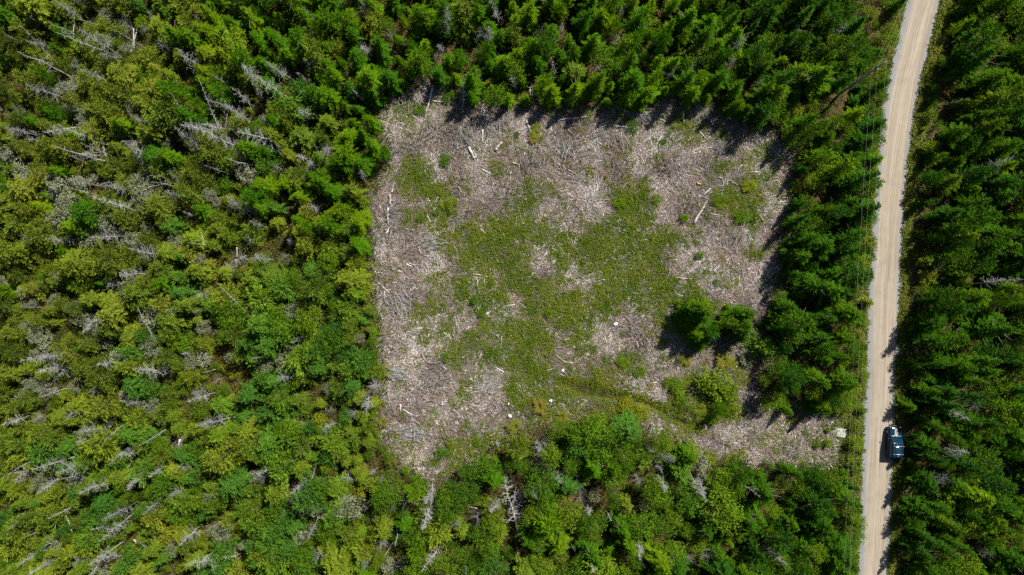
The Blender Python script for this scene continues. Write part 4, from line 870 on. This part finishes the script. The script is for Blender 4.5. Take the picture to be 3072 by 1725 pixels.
# ------------------------------------------------------------------ branch litter of the clearing (uncountable)
def scatter(n, x0, x1, y0, y1): return rng.uniform(x0, x1, n), rng.uniform(y0, y1, n)
px, py = scatter(420000, 1110, 2560, 230, 1450)
m = in_poly(px, py, CLEAR); m[~m] = (poly_dist(px[~m], py[~m], CLEAR) < rng.uniform(0, 26, (~m).sum()))
px, py = px[m], py[m]
x = gx(px); y = gy(py); gd = np.clip(green_at(px, py) + .5 * (vnoise(x, y, 1.1, 2) - .5) + .3 * (vnoise(x, y, .45, 4) - .5), 0, 1)
dens = (1 - .66 * np.clip(gd * 1.4, 0, 1)) * (.35 + .9 * vnoise(x, y, 2.6, 6))
m = (rng.random(len(x)) < dens) & (ditch_depth(px, py) < .3)
x, y, px, py = x[m], y[m], px[m], py[m]
n = min(len(x), 140000); sel = rng.permutation(len(x))[:n]; x, y = x[sel], y[sel]
z = height(x, y) + np.abs(rng.normal(0, .07, n)) + .01
pale = vnoise(x, y, 3.2, 7)
flow = vnoise(x, y, 7, 3) * 6.28
a = np.where(rng.random(n) < .45, flow + rng.normal(0, .45, n), rng.uniform(0, 6.28, n)); l = np.clip(rng.lognormal(-1.1, .62, n), .08, 1.9)
d = np.stack([np.cos(a), np.sin(a), rng.normal(0, .16, n)], 1); c = np.stack([x, y, z], 1); w = np.clip(rng.lognormal(-4.05, .55, n), .006, .075)
tone = np.clip(.47 + .75 * (pale - .5) + rng.normal(0, .33, n) + (w - .02) * 5, 0, 1)
mb = MB(); sticks(mb, c - d * l[:, None] / 2, c + d * l[:, None] / 2, w, w * rng.uniform(.4, 1, n), tone)
nb = 1700; ii = rng.permutation(n)[:nb]; c2 = c[ii] + [0, 0, .06]; l2 = np.clip(rng.lognormal(.05, .45, nb), .5, 3.0); w2 = np.clip(rng.lognormal(-3.25, .4, nb), .018, .09); d2 = d[ii] * np.array([1, 1, .5])
kk = rng.normal(0, .08, (nb, 3)) * l2[:, None] * np.array([1, 1, .2]); t2 = np.clip(.52 + .4 * (pale[ii] - .5) + rng.normal(0, .22, nb), 0, 1)
sticks(mb, c2 - d2 * l2[:, None] / 2, c2 + kk, w2, w2 * .8, t2); sticks(mb, c2 + kk, c2 + d2 * l2[:, None] / 2, w2 * .8, w2 * .45, t2)
tag(link('branch_litter', mb.mesh('branch_litter'), M['litter']), 'grey and pinkish chopped branches strewn over the clearing', 'branch litter', kind='stuff')
print('litter', n)

# ------------------------------------------------------------------ low green plants of the clearing
def leafy(name, x, y, z0, hgt, spread, nl, leaf, mat, label, cat, tone0=None):
    n = len(x); k = np.repeat(np.arange(n), nl); N_ = len(k)
    o = rng.normal(0, 1, (N_, 3)) * np.repeat(spread, nl)[:, None] * np.array([1, 1, 0]); hh = rng.uniform(.15, 1, N_) * np.repeat(hgt, nl)
    C = np.stack([x[k], y[k], z0[k] + hh], 1) + o
    D = unit(o + rng.normal(0, .4, (N_, 3)) * .3) + rng.normal(0, .5, (N_, 3)) * .7; Nn = rng.normal(0, .5, (N_, 3)); Nn[:, 2] += 1
    l = rng.uniform(leaf[0], leaf[1], N_); t = np.clip(np.repeat(np.clip(rng.normal(.5, .22, n), 0, 1) if tone0 is None else tone0, nl) + rng.normal(0, .14, N_), 0, 1)
    mb = MB(); leaf_quads(mb, C, D, Nn, l, l * rng.uniform(.45, .8, N_), t); tag(link(name, mb.mesh(name), mat), label, cat, kind='stuff')
px, py = scatter(150000, 1110, 2560, 230, 1450)
m = in_poly(px, py, CLEAR); m[~m] = (poly_dist(px[~m], py[~m], CLEAR) < rng.uniform(0, 30, (~m).sum())); px, py = px[m], py[m]
x = gx(px); y = gy(py); dd = ditch_depth(px, py); gd = np.maximum(green_at(px, py), .95 * (dd > .05)) + .7 * (vnoise(x, y, 3.0, 1) - .5) * (dd < .05) + .8 * (vnoise(x, y, 1.1, 2) - .5) + .7 * (vnoise(x, y, .45, 4) - .5)
m = (rng.random(len(x)) < np.clip((gd - .18) * 1.0, 0.02, .9)) & (rng.random(len(x)) > (dd > .97) * .8); x, y, px, py = x[m], y[m], px[m], py[m]
n = min(len(x), 27000); sel = rng.permutation(len(x))[:n]; x, y, px, py = x[sel], y[sel], px[sel], py[sel]
yel = np.clip((py - 1060) / 160, 0, 1) * ((px > 1600) & (px < 2350))
leafy('low_plants', x, y, height(x, y), np.clip(rng.lognormal(-1.25, .5, n), .1, .8), rng.uniform(.09, .24, n), 11, (.08, .20), M['cover'], 'low green leafy plants covering the middle of the clearing', 'low plants', np.clip(rng.normal(.42, .24, n) + .3 * yel + .5 * (vnoise(x, y, 2.2, 5) - .5), 0, 1))
print('low plants', n)

# grass on the road verges and bank
px, py = scatter(120000, 2480, 2960, -60, 1790)
dl = road_l(py) - px; dr = px - road_r(py)
m = ((dl > -3) & (dl < 75) & (rng.random(len(px)) < np.clip(1.1 - np.abs(dl - 18) / 60, 0, 1))) | ((dr > -2) & (dr < 62) & (rng.random(len(px)) < np.clip(1.1 - np.abs(dr - 8) / np.where(py > 480, 26, 45), 0, 1)))
m &= rng.random(len(px)) < np.clip(.2 + 1.3 * (vnoise(gx(px), gy(py), 1.6, 1)), 0, 1)
x, y = gx(px[m]), gy(py[m]); n = min(len(x), 15000); sel = rng.permutation(len(x))[:n]; x, y = x[sel], y[sel]
leafy('verge_grass', x, y, height(x, y), rng.uniform(.10, .38, n), rng.uniform(.06, .16, n), 9, (.12, .28), M['grass'], 'yellowish green grass and weeds along both road edges', 'grass')
# undergrowth between the trees
px, py = scatter(90000, -60, 3140, -120, 1790); m = ~in_poly(px, py, CLEAR) & ~((px > road_l(py) - 50) & (px < road_r(py) + 40))
m &= rng.random(len(px)) < np.where(px < 1250, .95, np.where(py > 1250, .6, .25)); x, y = gx(px[m]), gy(py[m]); n = min(len(x), 34000); x, y = x[:n], y[:n]
px = px[m][:n]; py = py[m][:n]
orange = np.clip((vnoise(x, y, 5, 6) - .55) * 3, 0, 1) * (px < 1250)
leafy('undergrowth', x, y, height(x, y), rng.uniform(.2, .9, n), rng.uniform(.2, .45, n), 9, (.14, .32), M['under'], 'green, yellow and orange undergrowth between the trees', 'undergrowth', np.clip(rng.normal(.32, .2, n) + .40 * orange, 0, 1))
# loose stones on the road edges
px, py = scatter(40000, 2540, 2880, -40, 1770); dl = np.abs(px - road_l(py) - 6); dr = np.abs(px - road_r(py) + 4)
m = (rng.random(len(px)) < np.exp(-np.minimum(dl, dr) / 9)); px, py = px[m], py[m]; n = min(len(px), 6000); px, py = px[:n], py[:n]
base = np.array([(1, 0, 0), (-1, 0, 0), (0, 1, 0), (0, -1, 0), (0, 0, 1), (0, 0, -1)], float); F = np.array([(0, 2, 4), (2, 1, 4), (1, 3, 4), (3, 0, 4), (2, 0, 5), (1, 2, 5), (3, 1, 5), (0, 3, 5)])
s_ = rng.uniform(.015, .05, n); V = base[None] * rng.uniform(.6, 1.3, (n, 6, 1)) * s_[:, None, None] + np.stack([gx(px), gy(py), np.full(n, .05)], 1)[:, None]
T = (F[None] + (np.arange(n) * 6)[:, None, None]).reshape(-1, 3)
mb = MB(); mb.add(V.reshape(-1, 3), None, T, 0.5); tag(link('loose_gravel', mb.mesh('loose_gravel'), M['gravel']), 'loose grey stones along the road edges', 'gravel', kind='stuff')

# fern clumps (yellow and orange)
def fern(px, py, R, label, mat='fern'):
    c = at(px, py); mb = MB(); C = []; D = []; N_ = []; l = []; w = []; t = []
    for f in range(46):
        a = rng.uniform(0, 6.28); L_ = R * rng.uniform(.5, 1.1); o = np.array([rng.normal(0, R * .05), rng.normal(0, R * .05), 0]); tn = np.clip(rng.normal(.5, .25), 0, 1)
        for k in range(7):
            s_ = (k + .5) / 7; p = o + np.array([math.cos(a), math.sin(a), 0]) * L_ * s_ + np.array([0, 0, .15 + .5 * R * math.sin(s_ * 2.4)])
            for sg in (-1, 1):
                C.append(p); D.append((math.cos(a + sg * 1.1), math.sin(a + sg * 1.1), -.1)); N_.append((rng.normal(0, .2), rng.normal(0, .2), 1)); l.append(L_ * .32 * (1 - s_ * .75)); w.append(L_ * .13); t.append(tn)
    leaf_quads(mb, np.array(C), np.array(D), np.array(N_), np.array(l), np.array(w), np.clip(np.array(t), 0, 1))
    o = link('fern', mb.mesh('fern'), M[mat]); o.location = (c[0], c[1], height(c[:1], c[1:2])[0]); o.rotation_euler.z = rng.uniform(0, 6); tag(o, label, 'fern', 'fern clumps'); shared(o, label, px)
FE = [(1618, 1216, 1.3, 'yellow fern clump beside the white stones'), (1545, 1277, 1.2, 'orange-yellow fern clump below the largest low white stone'), (1685, 1248, 1.1, 'olive yellow fern clump above the lower woods'), (1608, 402, 1.0, 'golden fern clump beside a pale log, upper clearing'), (1600, 418, .8, 'small golden fern at the foot of the pale log'),
      (1150, 1265, .9, 'yellow fern at the lower left clearing corner'), (2170, 1078, 1.3, 'orange fern patch between the tree clump and round bush'), (2190, 1088, 1.1, 'red-orange fern beside the dark dead bush'), (2058, 1080, .8, 'yellow fern near the shade edge of the tree clump'),
      (2385, 555, 1.1, 'yellow fern patch at the right clearing edge'), (2400, 575, .9, 'orange fern at the right clearing edge'), (1094, 1418, 1.5, 'bright yellow fern clump at bottom left of the clearing'), (1085, 1440, 1.1, 'yellow fern below the bright yellow clump'),
]
for a in FE: fern(*a)
for q, x, y, R in (('1', 565, 1230, 1.2), ('1', 545, 1280, 1.0), ('1', 1145, 1210, 1.1), ('1', 640, 90, 1.4), ('1', 900, 470, 1.0), ('1', 730, 560, 1.1), ('1', 880, 1370, 1.2), ('4', 300, 110, .9), ('4', 1440, 350, 1.1), ('4', 950, 990, 1.2), ('4', 990, 1030, 1.0), ('4', 1835, 200, .9), ('4', 2260, 1080, 1.1), ('4', 540, 1130, 1.2), ('7', 1380, 340, 1.0), ('7', 880, 590, 1.5), ('7', 930, 640, 1.2), ('7', 450, 820, 1.2), ('7', 300, 480, 1.3), ('7', 800, 1000, 1.4), ('7', 620, 760, 1.1), ('7', 270, 750, 1.4), ('7', 70, 1040, 1.2), ('7', 1580, 580, 1.0), ('7', 1600, 960, .9), ('7', 430, 380, 1.3), ('4', 1310, 1060, 1.2), ('4', 90, 380, 1.0), ('4', 620, 380, 1.3), ('4', 200, 560, 1.1)):
    p = zp(q, x, y); fern(p[0], p[1], R, 'orange and yellow fern clump %s' % area(*p))

# white boulders
def boulder(px, py, s, label):
    c = at(px, py); n = 10; V = []; 
    th = np.linspace(0, math.pi, 7)[1:-1]
    rr = np.random.default_rng(int(px * 3 + py)); P = [(0, 0, 1)]
    for t in th:
        for k in range(n): P.append((math.sin(t) * math.cos(k * 6.283 / n), math.sin(t) * math.sin(k * 6.283 / n), math.cos(t)))
    P.append((0, 0, -1)); P = np.array(P)
    pl = unit(rr.normal(0, 1, (9, 3)))
    d = np.ones(len(P))
    for q in pl: d = np.minimum(d, rr.uniform(.62, .9) / np.maximum(P @ q, 1e-3))
    P = P * d[:, None] * np.array([s, s * rr.uniform(.6, .85), s * .6]) * .85; Q = []; T = []
    for i in range(4):
        for k in range(n): a = 1 + i * n + k; b = 1 + i * n + (k + 1) % n; Q.append((a, a + n, b + n, b))
    for k in range(n): T.append((0, 1 + k, 1 + (k + 1) % n)); T.append((len(P) - 1, 41 + (k + 1) % n, 41 + k))
    mb = MB(); mb.add(P, Q, T, .5); o = link('boulder', mb.mesh('boulder'), M['stone']); o.location = (c[0], c[1], height(c[:1], c[1:2])[0] + s * .3); o.rotation_euler.z = rr.uniform(0, 6); tag(o, label, 'boulder', 'white stones in the clearing')
for a in [(1846, 972, .48, 'large round white boulder in the bare patch left of the tree clump'), (1529, 1247, .46, 'white boulder above the orange-yellow fern, lower clearing'), (1526, 1211, .30, 'small white stone just above the lower white boulder'), (1556, 1209, .22, 'tiny white stone right of the small white stone'), (1652, 1202, .38, 'flat pale stone right of the yellow ferns'), (1688, 1111, .34, 'white stone just above the ditch'), (1555, 1235, .2, 'tiny pale stone between the lower boulder and ferns'), (1722, 1040, .2, 'tiny pale stone in the middle of the lower clearing'), (2041, 534, .2, 'tiny pale stone by the pale slanting log')]: boulder(*a)

# ------------------------------------------------------------------ pale board lying by the road
bo = empty('weathered_board', (gx(2517), gy(1297), .12)); tag(bo, 'pale grey weathered wooden panel lying beside the road below the tree strip', 'board')
bo.rotation_euler = (math.radians(3), math.radians(-4), math.radians(-8))
for i in range(6):
    mb = MB(); w = .205; boxm(mb, (rng.uniform(-.05, .05), -.53 + i * .212, 0), (1.78 + rng.uniform(-.12, .08), w, .025), rng.uniform(.3, .7), .006); link('plank', mb.mesh('plank'), M['board'], bo)
for xx in (-.62, .60):
    mb = MB(); boxm(mb, (xx, 0, .036), (.09, 1.22, .04), .5, .006); link('batten', mb.mesh('batten'), M['board'], bo)

# ------------------------------------------------------------------ utility pole and wires
PB = at(2520, 281, 0); HT = 12.6; PT = at(2656, 186, HT)
pole = empty('utility_pole', (PB[0], PB[1], 0)); tag(pole, 'tall grey wooden utility pole leaning towards the gravel road', 'utility pole')
top = PT - PB
mb = MB(); f = np.linspace(0, 1, 9); tube(mb, f[:, None] * top[None] + np.array([[0, 0, -.3]]) * (1 - f[:, None]), .17 - .055 * f, 12, .5); link('shaft', mb.mesh('shaft', True), M['pole'], pole)
mb = MB(); tube(mb, [top + (0, 0, .0), top + (0, 0, .1), top + (0, 0, .16), top + (0, 0, .28), top + (0, 0, .34)], [.03, .055, .04, .055, .03], 10, .5); link('insulator', mb.mesh('insulator', True), M['porc'], pole)
def on_pole(h): return top * (h / HT)
for h, nm in ((10.7, 'bracket'), (9.1, 'bracket')):
    p = on_pole(h); mb = MB(); boxm(mb, p + np.array([.06, -.12, 0]), (.06, .22, .06), .5, .01); o = link(nm, mb.mesh(nm), M['alu'], pole)
    mb = MB(); tube(mb, [p + (.02, -.26, -.06), p + (.02, -.26, .06)], [.035, .035], 8, .5); link('insulator', mb.mesh('insulator'), M['porc'], pole)
mb = MB(); p = on_pole(9.1); tube(mb, [p + (0, 0, -.12), p + (0, 0, .12)], [.15, .15], 12, .5); link('red_band', mb.mesh('red_band'), M['red'], pole)
mb = MB(); p = on_pole(2.0); boxm(mb, p + np.array([-.19, .05, 0]), (.07, .16, 1.6), .5, .01); link('cable_guard', mb.mesh('cable_guard'), simple('yellow_guard', (.55, .42, .06), .6), pole)
WIRES = [('highest power wire running from the pole top along the road', HT + .3, (2746, 0, 12.2), (2572, 1560, 11.6)), ('middle wire strung along the left road edge', 10.7, (2732, 0, 10.3), (2559, 1707, 9.6)), ('lowest wire strung along the left road edge', 9.1, (2712, 20, 8.8), (2543, 1700, 8.0))]
for lab, h, up, dn in WIRES:
    p0 = PB + on_pole(min(h, HT)); p0[2] = h; A_ = at(*up); B_ = at(*dn)
    mb = MB(); pts = []
    d = unit((A_ - p0)[None])[0]; far = p0 + d * 34; pts = [far + (p0 - far) * t + np.array([0, 0, -.9 * 4 * t * (1 - t) * .6]) for t in np.linspace(0, 1, 14)]
    d = unit((B_ - p0)[None])[0]; far2 = p0 + d * 86; pts += [p0 + (far2 - p0) * t + np.array([0, 0, -1.1 * 4 * t * (1 - t)]) for t in np.linspace(0, 1, 22)[1:]]
    tube(mb, pts, np.full(len(pts), .005), 5, .5); tag(link('power_wire', mb.mesh('power_wire'), M['wire']), lab, 'wire', 'wires on the utility pole')

# ------------------------------------------------------------------ car
car = empty('parked_car', (gx(2674), gy(1324), .075)); car.rotation_euler.z = math.radians(-2.5)
tag(car, 'dark blue SUV with roof bars and tan hood patch parked on the gravel road', 'car')
def loft(mb, rings, close=True):
    n = len(rings[0]); V = np.array(rings).reshape(-1, 3); Q = []
    for i in range(len(rings) - 1):
        for j in range(n if close else n - 1):
            k = (j + 1) % n; Q.append((i * n + j, i * n + k, (i + 1) * n + k, (i + 1) * n + j))
    T = []
    if close:
        c0 = np.mean(rings[0], 0); c1 = np.mean(rings[-1], 0); b = len(V); V = np.concatenate([V, [c0], [c1]])
        for j in range(n):
            k = (j + 1) % n; T.append((b, k, j)); T.append((b + 1, (len(rings) - 1) * n + j, (len(rings) - 1) * n + k))
    mb.add(V, Q, T, .5)
def bring(y, hw, zt, zb):
    half = [(0, zt + .035), (hw * .45, zt + .028), (hw * .78, zt), (hw * .93, zt - .07), (hw, zt - .22), (hw * 1.01, (zt + zb) / 2), (hw * .985, zb + .15), (hw * .9, zb), (0, zb)]
    pts = [(x_, y, z_) for x_, z_ in half] + [(-x_, y, z_) for x_, z_ in half[-2:0:-1]]
    return pts
ST = [(2.36, .60, .66, .42), (2.30, .74, .76, .34), (2.15, .86, .86, .28), (1.85, .92, .96, .25), (1.4, .945, 1.03, .24), (.95, .95, 1.08, .24), (.5, .955, 1.10, .24), (-.4, .96, 1.12, .24), (-1.3, .96, 1.14, .24), (-1.9, .94, 1.14, .27), (-2.2, .90, 1.10, .32), (-2.34, .82, 1.0, .36), (-2.40, .70, .86, .42)]
mb = MB(); loft(mb, [bring(*s_) for s_ in ST]); body = link('body', mb.mesh('body', True), M['paint'], car)
def rrect(hw, y0, y1, z, rc, crown=0.0, n=6):
    pts = []
    for cx_, cy_, a0 in ((hw - rc, y1 - rc, 0), (-hw + rc, y1 - rc, 90), (-hw + rc, y0 + rc, 180), (hw - rc, y0 + rc, 270)):
        for k in range(n): a = math.radians(a0 + 90 * k / (n - 1)); pts.append((cx_ + rc * math.cos(a), cy_ + rc * math.sin(a), z))
    return pts
mb = MB(); loft(mb, [rrect(.875, -2.12, .98, 1.06, .16), rrect(.80, -2.02, .55, 1.40, .16), rrect(.735, -1.92, .20, 1.655, .15), rrect(.68, -1.84, .10, 1.715, .15), rrect(.45, -1.55, -.15, 1.745, .15), rrect(.2, -1.2, -.5, 1.752, .1)]); cabin = link('cabin', mb.mesh('cabin', True), M['paint'], car)
def panel(name, mat, pts, parent=car, thick=.012, nsub=6):
    """bowed four-corner panel"""
    p = np.array(pts, float); nrm = unit(np.cross(p[1] - p[0], p[3] - p[0])[None])[0]; V = []
    for i in range(nsub + 1):
        for j in range(nsub + 1):
            u, v = i / nsub, j / nsub; V.append(p[0] * (1 - u) * (1 - v) + p[1] * u * (1 - v) + p[2] * u * v + p[3] * (1 - u) * v + nrm * (thick + .035 * math.sin(math.pi * u) * (name in ('windshield', 'rear_window'))))
    I_ = np.arange((nsub + 1) ** 2).reshape(nsub + 1, nsub + 1); Q_ = np.stack([I_[:-1, :-1], I_[1:, :-1], I_[1:, 1:], I_[:-1, 1:]], -1).reshape(-1, 4)
    V = np.array(V); nb_ = len(V); Vb = V - nrm * .01; allv = np.concatenate([V, Vb]); Q2 = np.concatenate([Q_, Q_[:, ::-1] + nb_])
    mb_ = MB(); mb_.add(allv, Q2, None, .5); return link(name, mb_.mesh(name, True), mat, parent)
panel('windshield', M['glass'], [(-.80, .97, 1.085), (.80, .97, 1.085), (.66, .215, 1.655), (-.66, .215, 1.655)], thick=.02)
panel('rear_window', M['glass'], [(.74, -2.06, 1.22), (-.74, -2.06, 1.22), (-.64, -1.945, 1.60), (.64, -1.945, 1.60)])
for s_ in (-1, 1):
    for y0, y1 in ((.48, -.42), (-.48, -1.2), (-1.26, -1.85)):
        q = [(s_ * .872, y0, 1.13), (s_ * .872, y1, 1.13), (s_ * .762, y1 + .05 * (y1 < -1.5), 1.57), (s_ * .762, y0 - (.30 if y0 > 0 else 0), 1.57)]
        panel('side_window', M['glass'], q if s_ < 0 else q[::-1], nsub=2)
mb = MB(); boxm(mb, (0, -.95, 1.757), (.86, 1.15, .012), .5, .004); link('sunroof', mb.mesh('sunroof'), M['glass'], car)
panel('hood_patch', M['hood_tan'], [(-.17, 2.02, .985), (.17, 2.02, .985), (.25, 1.10, 1.135), (-.25, 1.10, 1.135)], thick=.012)  # matte tan patch laid over the middle of the hood
mb = MB(); boxm(mb, (0, 1.02, 1.115), (1.40, .035, .02), .5, .006); link('cowl_trim', mb.mesh('cowl_trim'), M['alu'], car)
for s_ in (-1, 1):
    mb = MB(); tube(mb, [(s_ * .1, 1.03, 1.14), (s_ * .35 - .25, .82, 1.26)], [.012, .01], 5, .5); link('wiper', mb.mesh('wiper'), M['trim'], car)
    mb = MB(); tube(mb, [(s_ * .66, .05, 1.74), (s_ * .665, -.2, 1.80), (s_ * .665, -1.6, 1.80), (s_ * .66, -1.85, 1.73)], [.022] * 4, 8, .5); link('roof_rail', mb.mesh('roof_rail', True), M['trim'], car)
    mb = MB(); boxm(mb, (s_ * 1.05, .62, 1.16), (.22, .14, .15), .5, .04); mr = link('mirror', mb.mesh('mirror'), M['paint'], car)
    mb = MB(); boxm(mb, (s_ * .70, 2.20, .785), (.20, .12, .10), .5, .04); link('headlight', mb.mesh('headlight'), M['lamp'], car)
    mb = MB(); boxm(mb, (s_ * .80, -2.27, .98), (.16, .14, .26), .5, .04); link('tail_light', mb.mesh('tail_light'), M['red'], car)
    mb = MB(); boxm(mb, (s_ * .965, -.15, .34), (.06, 2.5, .14), .5, .02); link('sill', mb.mesh('sill'), M['trim'], car)
    for yy in (1.45, -1.42):
        wl_ = empty('wheel', (s_ * .86, yy, .345)); wl_.parent = car
        ang = np.linspace(0, 2 * math.pi, 25)[:-1]; prof = [(.20, .11), (.30, .115), (.338, .09), (.345, .05), (.345, -.05), (.338, -.09), (.30, -.115), (.20, -.11)]
        V = np.array([(o_, math.cos(t) * rr_, math.sin(t) * rr_) for rr_, o_ in prof for t in ang]); Q_ = []
        for i in range(len(prof) - 1):
            for j in range(24): k = (j + 1) % 24; Q_.append((i * 24 + j, i * 24 + k, i * 24 + 24 + k, i * 24 + 24 + j))
        mb = MB(); mb.add(V, Q_, None, .5); link('tyre', mb.mesh('tyre', True), M['tyre'], wl_)
        mb = MB(); tube(mb, [(-.08, 0, 0), (.085, 0, 0), (.1, 0, 0)], [.205, .205, .06], 16, .5); link('rim', mb.mesh('rim'), M['alu'], wl_)
for yy in (-.28, -1.42):
    mb = MB(); tube(mb, [(-.78, yy, 1.85), (.78, yy, 1.85)], [.03, .03], 8, .5); cb = link('crossbar', mb.mesh('crossbar', True), M['alu'], car)
    for s_ in (-1, 1):
        m3 = MB(); boxm(m3, (s_ * .665, yy, 1.825), (.06, .10, .07), .5, .01); link('foot', m3.mesh('foot'), M['trim'], cb)
mb = MB(); boxm(mb, (0, -1.72, 1.765), (.06, .16, .06), .5, .02); link('antenna', mb.mesh('antenna'), M['alu'], car)
mb = MB(); boxm(mb, (0, 2.36, .55), (1.2, .1, .22), .5, .03); link('grille', mb.mesh('grille'), M['trim'], car)
mb = MB(); boxm(mb, (0, -2.38, .52), (1.5, .12, .2), .5, .03); link('rear_bumper', mb.mesh('rear_bumper'), M['trim'], car)

settle_labels()
